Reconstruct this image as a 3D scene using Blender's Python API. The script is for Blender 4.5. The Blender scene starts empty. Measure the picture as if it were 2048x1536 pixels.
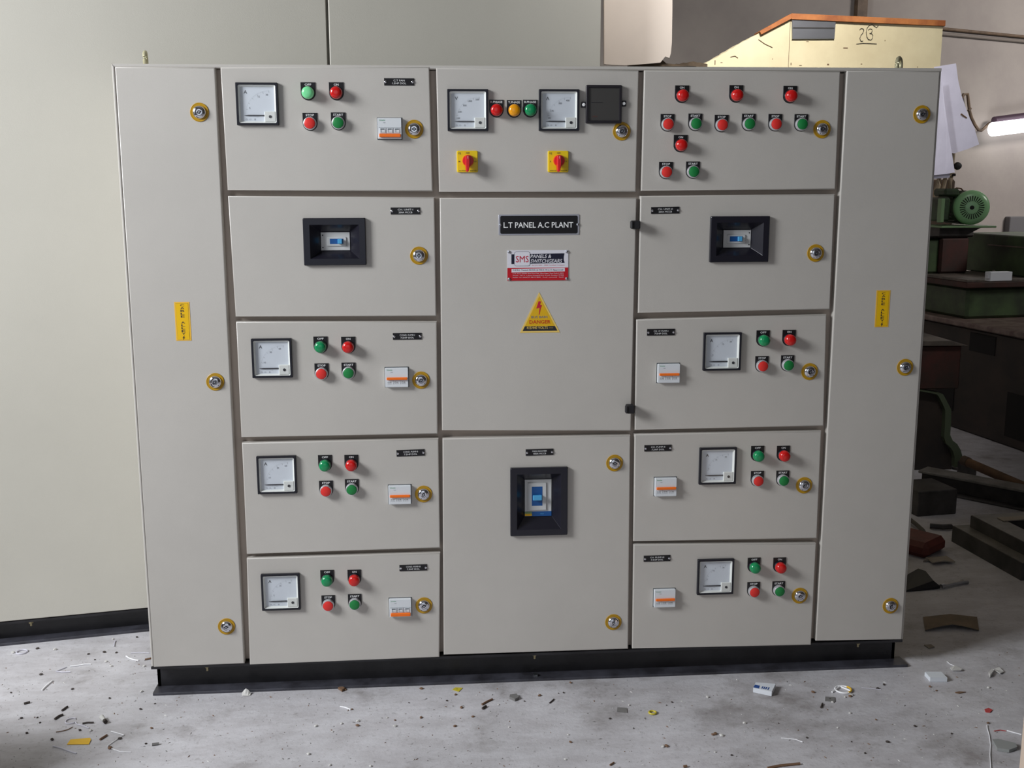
import bpy, math, random
from mathutils import Vector, Matrix
random.seed(7)
S = bpy.context.scene
COL = S.collection

# ------------------------------------------------------------------ camera
F = 2145.04
PITCH, YAW, ROLL = 0.180724039, 0.0793841107, 0.0021256595
CAM = Vector((0.703133564, -2.59102307, 1.25889229))
fw = Vector((math.sin(YAW)*math.cos(PITCH), math.cos(YAW)*math.cos(PITCH), -math.sin(PITCH)))
rt0 = Vector((math.cos(YAW), -math.sin(YAW), 0)); dn0 = fw.cross(rt0)
rt = rt0*math.cos(ROLL) + dn0*math.sin(ROLL)
dn = dn0*math.cos(ROLL) - rt0*math.sin(ROLL)
cd = bpy.data.cameras.new('camera'); cam = bpy.data.objects.new('camera', cd); COL.objects.link(cam)
cd.sensor_width = 36; cd.lens = F/2048*36; cd.clip_start = 0.05; cd.clip_end = 60
cam.matrix_world = Matrix(((rt.x, -dn.x, -fw.x, CAM.x), (rt.y, -dn.y, -fw.y, CAM.y), (rt.z, -dn.z, -fw.z, CAM.z), (0, 0, 0, 1)))
S.camera = cam

# ------------------------------------------------------------------ world, daylight, exposure
S.view_settings.view_transform = 'Standard'; S.view_settings.look = 'None'
S.view_settings.exposure = 0.0; S.view_settings.gamma = 1.0; S.view_settings.use_curve_mapping = False
W = bpy.data.worlds.new('world'); S.world = W; W.use_nodes = True
W.node_tree.nodes['Background'].inputs[0].default_value = (0.80, 0.90, 1.0, 1)
W.node_tree.nodes['Background'].inputs[1].default_value = 0.4
def area(name, loc, aim, sx, sy, power, col):
    l = bpy.data.lights.new(name, 'AREA'); l.shape = 'RECTANGLE'; l.size = sx; l.size_y = sy
    l.energy = power; l.color = col
    o = bpy.data.objects.new(name, l); COL.objects.link(o); o.location = loc
    o.rotation_euler = (Vector(aim)-Vector(loc)).to_track_quat('-Z', 'Y').to_euler()
    return o
area('daylight_side_window', (-2.45, -1.50, 2.50), (0.4, -0.3, 0.8), 1.1, 1.2, 172, (0.93, 0.965, 1.0))
area('daylight_front_door', (-0.2, -6.6, 2.2), (0.9, 0.0, 0.6), 3.2, 2.6, 10, (0.90, 0.94, 1.0))
bl = area('overhead_lamp', (1.95, 0.0, 3.2), (1.75, 1.45, 1.85), 0.9, 0.25, 12.5, (1.0, 0.975, 0.96)); bl.data.spread = math.radians(62)
bl = area('back_wall_fill', (6.4, 1.4, 3.3), (4.9, 4.4, 1.7), 1.2, 0.9, 31, (1.0, 0.965, 0.94)); bl.data.spread = math.radians(92)  # added fill light brightening the back wall; no window is built there

def ray(u, v): return fw + rt*((u-1024)/F) + dn*((v-768)/F)
def at(u, v, Y=0.0):
    d = ray(u, v); return CAM + d*((Y-CAM.y)/d.y)
def fl(u, v, Z=0.0):
    d = ray(u, v); return CAM + d*((Z-CAM.z)/d.z)
def onpl(u, v, a, n):
    d = ray(u, v); return CAM + d*((a-CAM).dot(n)/d.dot(n))

# ------------------------------------------------------------------ materials
def lin(c):
    return tuple(((x/255)/12.92 if x/255 <= 0.04045 else ((x/255+0.055)/1.055)**2.4) for x in c) + (1,)
MATS = {}
def mat(name, rgb, rough=0.5, metal=0.0, noise=0.0, nscale=8.0, bump=0.0, bscale=200.0, emit=0.0, spec=0.5, coat=0.0, rgb2=None, trans=0.0):
    m = bpy.data.materials.new(name); m.use_nodes = True; nt = m.node_tree; b = nt.nodes['Principled BSDF']
    b.inputs['Base Color'].default_value = lin(rgb); b.inputs['Roughness'].default_value = rough
    b.inputs['Metallic'].default_value = metal; b.inputs['Specular IOR Level'].default_value = spec
    b.inputs['Coat Weight'].default_value = coat
    if trans: b.inputs['Transmission Weight'].default_value = trans
    tc = nt.nodes.new('ShaderNodeTexCoord')
    if noise or rgb2:
        n = nt.nodes.new('ShaderNodeTexNoise'); n.inputs['Scale'].default_value = nscale; n.inputs['Detail'].default_value = 6; n.inputs['Roughness'].default_value = 0.62
        nt.links.new(tc.outputs['Object'], n.inputs['Vector'])
        r = nt.nodes.new('ShaderNodeValToRGB'); r.color_ramp.elements[0].position = 0.36; r.color_ramp.elements[1].position = 0.64
        c = lin(rgb)
        r.color_ramp.elements[0].color = lin(rgb2) if rgb2 else tuple(x*(1-noise) for x in c[:3])+(1,)
        r.color_ramp.elements[1].color = c if rgb2 else tuple(min(1, x*(1+noise)) for x in c[:3])+(1,)
        nt.links.new(n.outputs['Fac'], r.inputs['Fac']); nt.links.new(r.outputs['Color'], b.inputs['Base Color'])
    if bump:
        n2 = nt.nodes.new('ShaderNodeTexNoise'); n2.inputs['Scale'].default_value = bscale; n2.inputs['Detail'].default_value = 4
        nt.links.new(tc.outputs['Object'], n2.inputs['Vector'])
        bp = nt.nodes.new('ShaderNodeBump'); bp.inputs['Strength'].default_value = bump; bp.inputs['Distance'].default_value = 0.002
        nt.links.new(n2.outputs['Fac'], bp.inputs['Height']); nt.links.new(bp.outputs['Normal'], b.inputs['Normal'])
    if emit:
        b.inputs['Emission Color'].default_value = lin(rgb); b.inputs['Emission Strength'].default_value = emit
    MATS[name] = m; return m
mat('panel_paint', (196, 191, 184), 0.30, noise=0.03, nscale=3, bump=0.08, bscale=420, spec=0.7)
mat('panel_paint_back', (200, 196, 185), 0.45, noise=0.025, nscale=2, bump=0.1, bscale=380)
mat('frame_paint', (196, 182, 170), 0.5)
mat('plinth_black', (30, 29, 32), 0.35, noise=0.5, nscale=9, bump=0.25, bscale=60)
mat('plinth_dusty', (70, 70, 78), 0.4, rgb2=(44, 43, 48), nscale=14, bump=0.2, bscale=60)
mat('meter_black', (22, 22, 32), 0.4)
mat('meter_white', (226, 228, 224), 0.35)
mat('dial', (214, 220, 228), 0.5)
mat('ink', (36, 36, 44), 0.6)
mat('ink_grey', (120, 124, 132), 0.6)
mat('ink_white', (240, 240, 240), 0.5)
mat('label_black', (17, 14, 18), 0.4)
mat('chrome', (226, 226, 232), 0.12, metal=1.0)
mat('ring_silver', (222, 222, 226), 0.3, metal=0.6)
mat('steel', (200, 202, 206), 0.3, metal=1.0)
mat('lock_yellow', (184, 140, 18), 0.4)
mat('brass', (214, 208, 172), 0.3, metal=0.55)
mat('lamp_red', (205, 22, 20), 0.22, coat=0.4)
mat('lamp_green', (14, 140, 84), 0.22, coat=0.4)
mat('lamp_green_pale', (120, 215, 150), 0.25, coat=0.4, emit=0.12)  # paler, faintly glowing green lens: caught light put into the colour
mat('lamp_amber', (240, 160, 8), 0.22, coat=0.4)
mat('button_red', (226, 50, 44), 0.4)
mat('button_green', (24, 128, 62), 0.4)
mat('mcb_white', (222, 226, 230), 0.35)
mat('mcb_grey', (176, 180, 186), 0.4)
mat('mcb_dark', (52, 60, 66), 0.5)
mat('orange', (250, 118, 26), 0.4)
mat('brand_green', (20, 150, 90), 0.5)
mat('bezel_black', (30, 29, 38), 0.24)
mat('breaker_grey', (205, 206, 206), 0.4)
mat('breaker_blue', (22, 84, 150), 0.3)
mat('breaker_blue_light', (80, 165, 215), 0.3)
mat('sel_yellow', (240, 205, 16), 0.35)
mat('sel_red', (214, 26, 36), 0.3)
mat('display_dark', (66, 64, 62), 0.3)
mat('display_frame', (30, 26, 32), 0.35)
mat('plate_silver', (190, 190, 200), 0.35, metal=0.6)
mat('plate_white', (226, 224, 232), 0.35)
mat('plate_red', (190, 12, 30), 0.4)
mat('plate_navy', (22, 22, 46), 0.4)
mat('logo_red', (196, 30, 60), 0.4)
mat('tri_yellow', (226, 178, 20), 0.4)
mat('tri_edge', (236, 202, 110), 0.4)
mat('danger_red', (200, 50, 20), 0.4)
mat('stk_yellow', (240, 190, 6), 0.4)
mat('stk_edge', (244, 190, 60), 0.4)
mat('rubber', (26, 24, 28), 0.6)
mat('zinc', (176, 164, 128), 0.4, metal=0.5)
mat('cream_sheet', (238, 224, 210), 0.7, noise=0.03, nscale=6)
mat('hood_cream', (222, 210, 172), 0.55, rgb2=(208, 194, 156), nscale=5)
mat('hood_orange', (188, 118, 62), 0.6, rgb2=(150, 84, 42), nscale=14)
mat('hood_dirt', (110, 84, 60), 0.7)
mat('marker', (58, 54, 46), 0.6)
mat('mirror_plate', (206, 208, 214), 0.32, metal=1.0, bump=0.5, bscale=9)
mat('dirty_cloth', (92, 78, 62), 0.9, noise=0.4, nscale=20)
mat('rim_green', (78, 88, 68), 0.5)
mat('machine_green', (74, 96, 60), 0.5, rgb2=(50, 58, 44), nscale=4)
mat('machine_dark', (56, 46, 40), 0.6, rgb2=(36, 32, 30), nscale=5)
mat('machine_hole_shade', (14, 11, 12), 0.8)
mat('machine_red', (76, 40, 34), 0.6, rgb2=(48, 38, 32), nscale=6)
mat('machine_top', (110, 100, 92), 0.5, rgb2=(70, 66, 60), nscale=12)
mat('worn_edge', (128, 112, 104), 0.4, rgb2=(90, 70, 66), nscale=16)
mat('motor_green', (140, 190, 138), 0.3, coat=0.2)
mat('motor_green_dark', (58, 80, 52), 0.5, rgb2=(40, 48, 36), nscale=14)
mat('motor_slot', (22, 22, 20), 0.8)
mat('pale_green', (120, 150, 110), 0.45)
mat('pipe_brown', (104, 84, 66), 0.6, noise=0.3, nscale=20)
mat('pipe_grey', (128, 118, 110), 0.6)
mat('hose', (150, 134, 112), 0.6, noise=0.3, nscale=15)
mat('paper', (226, 222, 238), 0.75, rgb2=(214, 210, 226), nscale=9)
mat('carton_white', (222, 226, 232), 0.6)
mat('tube_glow', (250, 252, 255), 0.4, emit=3.5)
mat('tube_body', (220, 220, 226), 0.4)
mat('tube_dark', (70, 50, 66), 0.5)
mat('wall_grey_box', (112, 110, 112), 0.5)
mat('timber', (92, 66, 42), 0.7, noise=0.3, nscale=14)
mat('timber_dark', (74, 58, 44), 0.8, noise=0.3, nscale=14)
mat('scrap_dark', (60, 57, 55), 0.55, noise=0.4, nscale=12)
mat('scrap_grey', (110, 106, 100), 0.5, noise=0.3, nscale=12)
mat('scrap_red', (98, 44, 34), 0.6, noise=0.3, nscale=10)
mat('brown_paper', (122, 106, 88), 0.8, noise=0.2, nscale=8)
mat('pale_card', (150, 140, 128), 0.8)
mat('wire_white', (250, 250, 252), 0.5)
mat('wire_grey', (212, 210, 220), 0.5)
mat('chip_dark', (64, 56, 52), 0.8)
mat('chip_brown', (120, 92, 70), 0.8)
mat('chip_grey', (120, 118, 116), 0.7)
mat('chip_pale', (206, 204, 200), 0.7)
mat('tag_yellow', (240, 190, 40), 0.5)
mat('tag_lime', (206, 190, 60), 0.5)
mat('blue_print', (40, 80, 150), 0.5)
mat('red_bit', (190, 70, 70), 0.6)
mat('slab_grey', (150, 152, 150), 0.6)
mat('door_cream', (226, 204, 184), 0.5)

# glass over the meter dials: transparent with a faint reflection
g = bpy.data.materials.new('meter_glass'); g.use_nodes = True; nt = g.node_tree; nt.nodes.clear()
o_ = nt.nodes.new('ShaderNodeOutputMaterial'); mx = nt.nodes.new('ShaderNodeMixShader'); tr = nt.nodes.new('ShaderNodeBsdfTransparent'); gl = nt.nodes.new('ShaderNodeBsdfGlossy')
gl.inputs['Roughness'].default_value = 0.02; mx.inputs[0].default_value = 0.03
nt.links.new(tr.outputs[0], mx.inputs[1]); nt.links.new(gl.outputs[0], mx.inputs[2]); nt.links.new(mx.outputs[0], o_.inputs[0])
MATS['glass'] = g

def floor_material():
    m = bpy.data.materials.new('concrete_floor'); m.use_nodes = True; nt = m.node_tree; b = nt.nodes['Principled BSDF']
    tc = nt.nodes.new('ShaderNodeTexCoord')
    def noise(sc, det, ro, vec=None):
        n = nt.nodes.new('ShaderNodeTexNoise'); n.inputs['Scale'].default_value = sc; n.inputs['Detail'].default_value = det; n.inputs['Roughness'].default_value = ro
        nt.links.new(vec or tc.outputs['Object'], n.inputs['Vector']); return n
    def ramp(src, p0, c0, p1, c1):
        r = nt.nodes.new('ShaderNodeValToRGB'); r.color_ramp.elements[0].position = p0; r.color_ramp.elements[1].position = p1
        r.color_ramp.elements[0].color = lin(c0); r.color_ramp.elements[1].color = lin(c1); nt.links.new(src, r.inputs['Fac']); return r
    def mixc(t, f, a, b_):
        x = nt.nodes.new('ShaderNodeMix'); x.data_type = 'RGBA'; x.blend_type = t
        if isinstance(f, float): x.inputs[0].default_value = f
        else: nt.links.new(f, x.inputs[0])
        nt.links.new(a, x.inputs[6]); nt.links.new(b_, x.inputs[7]); return x.outputs[2]
    base = ramp(noise(2.2, 8, 0.65).outputs['Fac'], 0.35, (189, 187, 190), 0.65, (212, 210, 214))
    mp = nt.nodes.new('ShaderNodeMapping'); mp.inputs['Rotation'].default_value = (0, 0, 0.25); mp.inputs['Scale'].default_value = (1.0, 2.6, 1.0)
    nt.links.new(tc.outputs['Object'], mp.inputs['Vector'])
    streak = ramp(noise(7, 7, 0.7, mp.outputs[0]).outputs['Fac'], 0.36, (222, 219, 218), 0.62, (255, 255, 255))
    c = mixc('MULTIPLY', 0.7, base.outputs[0], streak.outputs[0])
    stain = ramp(noise(4.5, 6, 0.7).outputs['Fac'], 0.30, (165, 156, 148), 0.46, (255, 255, 255))
    c = mixc('MULTIPLY', 0.6, c, stain.outputs[0])
    grit = ramp(noise(95, 3, 0.6).outputs['Fac'], 0.28, (165, 160, 155), 0.42, (255, 255, 255))
    c = mixc('MULTIPLY', 0.35, c, grit.outputs[0])
    pale = ramp(noise(60, 3, 0.6).outputs['Fac'], 0.66, (0, 0, 0), 0.74, (60, 60, 64))
    c = mixc('ADD', 0.5, c, pale.outputs[0])
    nt.links.new(c, b.inputs['Base Color']); b.inputs['Roughness'].default_value = 0.55; b.inputs['Specular IOR Level'].default_value = 0.4
    bn = nt.nodes.new('ShaderNodeBump'); bn.inputs['Strength'].default_value = 0.35; bn.inputs['Distance'].default_value = 0.004
    nt.links.new(noise(45, 6, 0.7).outputs['Fac'], bn.inputs['Height']); nt.links.new(bn.outputs[0], b.inputs['Normal'])
    return m
MATS['floor'] = floor_material()
mat('wall_plaster', (176, 167, 160), 0.9, rgb2=(160, 151, 146), nscale=1.6, bump=0.4, bscale=30)
mat('wall_plain', (150, 145, 140), 0.9)
mat('ceiling_paint', (150, 146, 142), 0.9)

# ------------------------------------------------------------------ mesh builder
_tc = {}
def text_geo(s, bold):
    k = (s, bold)
    if k in _tc: return _tc[k]
    cu = bpy.data.curves.new('t', 'FONT'); cu.body = s; cu.size = 1; cu.resolution_u = 2; cu.offset = 0.0 if ('M' in s or 'm' in s) else 0.008*bold
    ob = bpy.data.objects.new('t', cu); COL.objects.link(ob)
    dg = bpy.context.evaluated_depsgraph_get(); me = ob.evaluated_get(dg).to_mesh()
    vs = [(v.co.x, v.co.y) for v in me.vertices]; fs = [tuple(p.vertices) for p in me.polygons]
    ob.evaluated_get(dg).to_mesh_clear(); bpy.data.objects.remove(ob); bpy.data.curves.remove(cu)
    x0 = min(v[0] for v in vs); x1 = max(v[0] for v in vs); y0 = min(v[1] for v in vs); y1 = max(v[1] for v in vs)
    _tc[k] = (vs, fs, x0, x1, y0, y1); return _tc[k]

ORG = {}
class MB:
    def __init__(s): s.v = []; s.f = []; s.m = []; s.sm = []
    def add(s, vs, fs, m, smooth=False, M=None):
        b = len(s.v)
        s.v += [tuple(M @ Vector(v)) if M else tuple(v) for v in vs]
        for f in fs: s.f.append(tuple(b+i for i in f)); s.m.append(m); s.sm.append(smooth)
        return s
    def box(s, x0, x1, y0, y1, z0, z1, m, bev=0.0, M=None):
        if bev <= 0:
            vs = [(x, y, z) for z in (z0, z1) for y in (y0, y1) for x in (x0, x1)]
            return s.add(vs, [(0, 2, 3, 1), (4, 5, 7, 6), (0, 1, 5, 4), (2, 6, 7, 3), (0, 4, 6, 2), (1, 3, 7, 5)], m, M=M)
        b = bev; vs = []; fs = []
        def q(*p):
            i = len(vs); vs.extend(p); fs.append(tuple(range(i, i+len(p))))
        X = (x0, x1); Y = (y0, y1); Z = (z0, z1); sg = (1, -1)
        xi = (x0+b, x1-b); yi = (y0+b, y1-b); zi = (z0+b, z1-b)
        for k, y in enumerate(Y): q(*[(xi[a], y, zi[c]) for a, c in ((0, 0), (1, 0), (1, 1), (0, 1))])
        for k, x in enumerate(X): q(*[(x, yi[a], zi[c]) for a, c in ((0, 0), (1, 0), (1, 1), (0, 1))])
        for k, z in enumerate(Z): q(*[(xi[a], yi[c], z) for a, c in ((0, 0), (1, 0), (1, 1), (0, 1))])
        for i in (0, 1):
            for j in (0, 1):
                q((X[i], yi[j], zi[0]), (X[i], yi[j], zi[1]), (xi[i], Y[j], zi[1]), (xi[i], Y[j], zi[0]))
                q((X[i], yi[0], zi[j]), (X[i], yi[1], zi[j]), (xi[i], yi[1], Z[j]), (xi[i], yi[0], Z[j]))
                q((xi[0], Y[i], zi[j]), (xi[1], Y[i], zi[j]), (xi[1], yi[i], Z[j]), (xi[0], yi[i], Z[j]))
                for k in (0, 1): q((X[i], yi[j], zi[k]), (xi[i], Y[j], zi[k]), (xi[i], yi[j], Z[k]))
        return s.add(vs, fs, m, M=M)
    def rings(s, rs, m, cap0=True, cap1=True, smooth=False, M=None):
        n = len(rs[0]); vs = [p for r in rs for p in r]; fs = []
        for k in range(len(rs)-1):
            for i in range(n):
                j = (i+1) % n; fs.append((k*n+i, k*n+j, (k+1)*n+j, (k+1)*n+i))
        if cap0: fs.append(tuple(range(n-1, -1, -1)))
        if cap1: fs.append(tuple((len(rs)-1)*n+i for i in range(n)))
        return s.add(vs, fs, m, smooth, M)
    def slab(s, poly, yf, yb, m, cham=0.0, M=None, smooth=False):
        # poly: (x,z) outline; yf front (towards the viewer), yb back
        def inset(p, d):
            cx = sum(a for a, _ in p)/len(p); cz = sum(b for _, b in p)/len(p); out = []
            n = len(p)
            for i in range(n):
                a = Vector(p[i-1]); b = Vector(p[i]); c = Vector(p[(i+1) % n])
                e1 = (b-a).normalized(); e2 = (c-b).normalized()
                n1 = Vector((-e1.y, e1.x)); n2 = Vector((-e2.y, e2.x))
                if n1.dot(Vector((cx, cz))-b) < 0: n1 = -n1
                if n2.dot(Vector((cx, cz))-b) < 0: n2 = -n2
                bs = n1+n2
                if bs.length < 1e-6: bs = n1
                bs.normalize(); k = d/max(0.35, bs.dot(n1)); r = b+bs*k; out.append((r.x, r.y))
            return out
        rs = []
        if cham: rs.append([(x, yf, z) for x, z in inset(poly, cham)]); rs.append([(x, yf+cham*(1 if yb > yf else -1), z) for x, z in poly])
        else: rs.append([(x, yf, z) for x, z in poly])
        rs.append([(x, yb, z) for x, z in poly])
        return s.rings(rs, m, smooth=smooth, M=M)
    def ringframe(s, o, i, yo, yi, m, M=None):
        # flat or sloped frame between two loops of equal length
        n = len(o); vs = [(x, yo, z) for x, z in o]+[(x, yi, z) for x, z in i]
        return s.add(vs, [(a, (a+1) % n, n+(a+1) % n, n+a) for a in range(n)], m, M=M)
    def lathe(s, prof, c, m, seg=28, M=None, smooth=True, cap=True):
        # profile (radius, y offset) about an axis along Y through c
        rs = [[(c[0]+r*math.cos(2*math.pi*i/seg), c[1]+y, c[2]+r*math.sin(2*math.pi*i/seg)) for i in range(seg)] for r, y in prof]
        return s.rings(rs, m, cap0=cap, cap1=cap, smooth=smooth, M=M)
    def tube(s, pts, r, m, seg=8, r1=None):
        pts = [Vector(p) for p in pts]; rs = []
        for k, p in enumerate(pts):
            t = (pts[min(k+1, len(pts)-1)]-pts[max(k-1, 0)]).normalized()
            a = t.cross(Vector((0, 0, 1)))
            if a.length < 0.1: a = t.cross(Vector((0, 1, 0)))
            a.normalize(); b = t.cross(a); rr = r if r1 is None else r+(r1-r)*k/(len(pts)-1)
            rs.append([tuple(p+a*rr*math.cos(2*math.pi*i/seg)+b*rr*math.sin(2*math.pi*i/seg)) for i in range(seg)])
        return s.rings(rs, m, smooth=True)
    def cyl(s, a, b, r, m, seg=20, r1=None): return s.tube([a, b], r, m, seg, r1)
    def text(s, t, x, z, y, h, m, w=None, bold=1.0, rot=0.0, shear=0.0):
        vs, fs, x0, x1, y0, y1 = text_geo(t, bold)
        sz = h/max(0.3, 0.72 if y1-y0 < 0.3 else y1-y0); sx = sz if not w else w/(x1-x0)
        cx = (x0+x1)/2; cy = (y0+y1)/2; c_, s_ = math.cos(rot), math.sin(rot); out = []
        for a, b in vs:
            p = (a-cx)*sx + shear*(b-cy)*sz; q = (b-cy)*sz
            out.append((x+p*c_-q*s_, y, z+p*s_+q*c_))
        return s.add(out, fs, m)
    def build(s, name, parent=None, label=None):
        me = bpy.data.meshes.new(name)
        n = len(s.v); lo = [min(v[i] for v in s.v) for i in range(3)]; hi = [max(v[i] for v in s.v) for i in range(3)]
        c = Vector(((lo[0]+hi[0])/2, (lo[1]+hi[1])/2, lo[2] if parent is None else (lo[2]+hi[2])/2))
        me.from_pydata([tuple(Vector(v)-c) for v in s.v], [], s.f)
        names = []
        for m in s.m:
            if m not in names: names.append(m)
        for nm in names: me.materials.append(MATS[nm])
        me.polygons.foreach_set('material_index', [names.index(m) for m in s.m])
        me.polygons.foreach_set('use_smooth', s.sm); me.update()
        if any(s.sm): me.set_sharp_from_angle(angle=math.radians(38))
        import bmesh
        bm = bmesh.new(); bm.from_mesh(me); bmesh.ops.recalc_face_normals(bm, faces=bm.faces); bm.to_mesh(me); bm.free()
        o = bpy.data.objects.new(name, me); COL.objects.link(o)
        if parent: o.parent = parent; o.location = c-ORG[parent.name]
        else: o.location = c
        ORG[o.name] = c
        if label: o['label'] = label
        return o
def tag(o, label, cat, group=None, kind=None):
    o['label'] = label; o['category'] = cat
    if group: o['group'] = group
    if kind: o['kind'] = kind
    return o
def thing(name, label, cat, loc, group=None):
    o = bpy.data.objects.new(name, None); COL.objects.link(o); o.location = loc; o.empty_display_size = 0.05
    ORG[o.name] = Vector(loc); return tag(o, label, cat, group)
def struct(mb, name):
    o = mb.build(name); o['kind'] = 'structure'; return o
def rrect(cx, cz, w, h, r, n=4):
    out = []
    for sx, sz, a0 in ((1, 1, 0), (-1, 1, 90), (-1, -1, 180), (1, -1, 270)):
        for k in range(n+1):
            a = math.radians(a0+90*k/n); out.append((cx+sx*(w/2-r)+r*math.cos(a), cz+sz*(h/2-r)+r*math.sin(a)))
    return out
def rect(cx, cz, w, h): return [(cx+w/2, cz+h/2), (cx-w/2, cz+h/2), (cx-w/2, cz-h/2), (cx+w/2, cz-h/2)]

# ------------------------------------------------------------------ the setting
struct(MB().box(-9, 10, -9, 8, -0.1, 0, 'floor'), 'floor')
WA = math.radians(12); WP = Vector((3.5, 4.2, 0)); WN = Vector((math.sin(WA), -math.cos(WA), 0)); WD = Vector((math.cos(WA), math.sin(WA), 0))
def wallM(p, ang): return Matrix.Translation(p) @ Matrix.Rotation(ang, 4, 'Z')
struct(MB().box(-7.2, 6.2, 0, 0.2, 0, 4.2, 'wall_plaster', M=wallM(WP, WA)), 'wall_back')
struct(MB().box(9.4, 9.6, -8, 6.2, 0, 4.2, 'wall_plain'), 'wall_right')
lw = MB(); lw.box(-2.7, -2.5, -8, -2.9, 0, 4.2, 'wall_plain'); lw.box(-2.7, -2.5, -1.0, 3.0, 0, 4.2, 'wall_plain'); lw.box(-2.7, -2.5, -2.9, -1.0, 3.3, 4.2, 'wall_plain'); lw.box(-2.7, -2.5, -2.9, -1.0, 0, 0.95, 'wall_plain')
struct(lw, 'wall_left')
fwl = MB(); fwl.box(-2.7, -2.2, -7, -6.8, 0, 4.2, 'wall_plain'); fwl.box(1.8, 9.6, -7, -6.8, 0, 4.2, 'wall_plain'); fwl.box(-2.2, 1.8, -7, -6.8, 3.6, 4.2, 'wall_plain')
struct(fwl, 'wall_front')
struct(MB().box(-2.7, 9.6, -7, 6.2, 4.2, 4.3, 'ceiling_paint'), 'ceiling')
p = onpl(1718, 14, WP, WN)
struct(MB().box(-0.035, 0.035, -0.04, 0, 2.25, 4.2, 'pipe_brown', M=wallM(Vector((p.x, p.y, 0)), WA)), 'trim_1')
# ------------------------------------------------------------------ the low voltage panel
PAN = thing('switchgear_panel', 'wide pale grey electrical switchgear panel with many small doors on a black plinth', 'electrical panel', (0.975, 0.2, 0))
def q2(*pp): return [(at(u, v).x, at(u, v).z) for u, v in pp]     # points on the door face plane
TLx, TRx = at(226, 127), at(1884.5, 136); BLx, BRx = at(303, 1335), at(1807.5, 1279.5)
body = MB()
body.box(0.0, 1.952, 0.024, 0.385, 0.078, 1.53, 'frame_paint')
XL = 0.0; XR = 1.953; ZT = 1.5395
body.slab([(-0.002, TLx.z), (-0.002, 0.076), (0.0045, 0.076), (0.0045, TLx.z-0.006)], 0.0, 0.385, 'panel_paint', 0.002)
body.slab([(TRx.x, TRx.z), (BRx.x, 0.0745), (BRx.x-0.0045, 0.0745), (TRx.x-0.0045, TRx.z)], 0.004, 0.385, 'panel_paint', 0.0010)
body.slab([(-0.002, TLx.z), (TRx.x, TRx.z), (TRx.x, TRx.z-0.0085), (-0.002, TLx.z-0.0085)], 0.0016, 0.385, 'panel_paint', 0.002)
body.box(0.0, 1.95, 0.383, 0.387, 0.076, 1.53, 'panel_paint')
body.build('enclosure', PAN)
pl = MB()
pl.box(0.002, 1.945, 0.034, 0.042, 0.006, 0.07, 'plinth_black'); pl.box(0.002, 1.945, 0.37, 0.378, 0.006, 0.07, 'plinth_black')
pl.box(0.002, 0.010, 0.034, 0.378, 0.006, 0.07, 'plinth_black'); pl.box(1.937, 1.945, 0.034, 0.378, 0.006, 0.07, 'plinth_black')
pl.box(-0.004, 1.95, 0.002, 0.042, 0.068, 0.0745, 'plinth_black')
pl.slab([(-0.002, 0.0), (1.966, 0.0), (1.966, 0.007), (-0.002, 0.007)], -0.006, 0.045, 'plinth_dusty', 0.001)
pl.build('plinth', PAN)
for u, v in ((415, 1338), (1069, 1309), (1715, 1293)):
    p = at(u, v, 0.02); b = MB(); b.cyl((p.x, 0.018, 0.052), (p.x, 0.018, 0.068), 0.0028, 'zinc', 8); b.cyl((p.x, 0.018, 0.061), (p.x, 0.018, 0.068), 0.0062, 'zinc', 6); b.build('bolt', PAN)
p = at(1073, 1350, -0.002); b = MB(); b.cyl((p.x, 0.012, 0.007), (p.x, 0.012, 0.0115), 0.007, 'steel', 6); b.build('bolt', PAN)
def eyebolt(u, v, Y, ang):
    p = at(u, v, Y); c = Vector((p.x, Y, 1.5395+0.0305)); b = MB(); pts = []
    for k in range(25):
        a = 2*math.pi*k/24; pts.append(c+Vector((math.cos(ang)*math.cos(a), math.sin(ang)*math.cos(a), math.sin(a)))*0.017)
    b.tube(pts, 0.0055, 'brass', 10); b.cyl((c.x, c.y, 1.5385), (c.x, c.y, 1.553), 0.009, 'brass', 14, 0.006); b.build('lifting_eye', PAN)
eyebolt(291, 118, 0.20, math.radians(100)); eyebolt(1798, 128, 0.20, math.radians(50))

def door(TL, TR, BL, BR, label, hole=None, yf=0.0):
    P = q2(TL, TR, BR, BL); b = MB()
    def ins(P, d): return [(P[0][0]+d, P[0][1]-d), (P[1][0]-d, P[1][1]-d), (P[2][0]-d, P[2][1]+d), (P[3][0]+d, P[3][1]+d)]
    rr = 0.0030; I = ins(P, rr)
    def round_edge():
        b.rings([[(x, yf+rr*(1-math.cos(a)), z) for x, z in ins(P, rr*(1-math.sin(a)))] for a in [math.pi/2*k/5 for k in range(6)]]+[[(x, .02, z) for x, z in P]], 'panel_paint', cap0=False, cap1=False, smooth=True)
    if hole:
        x, z, w, h = hole; H = [(x-w/2, z+h/2), (x+w/2, z+h/2), (x+w/2, z-h/2), (x-w/2, z-h/2)]
        b.ringframe(I, H, yf, yf, 'panel_paint'); round_edge()
        b.ringframe(H, H, yf, 0.02, 'panel_paint'); b.ringframe(P, H, 0.02, 0.02, 'panel_paint')
    else:
        round_edge(); b.add([(x, yf, z) for x, z in I], [(0, 1, 2, 3)], 'panel_paint'); b.add([(x, .02, z) for x, z in P], [(3, 2, 1, 0)], 'panel_paint')
    return b.build('door', PAN, label)

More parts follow.
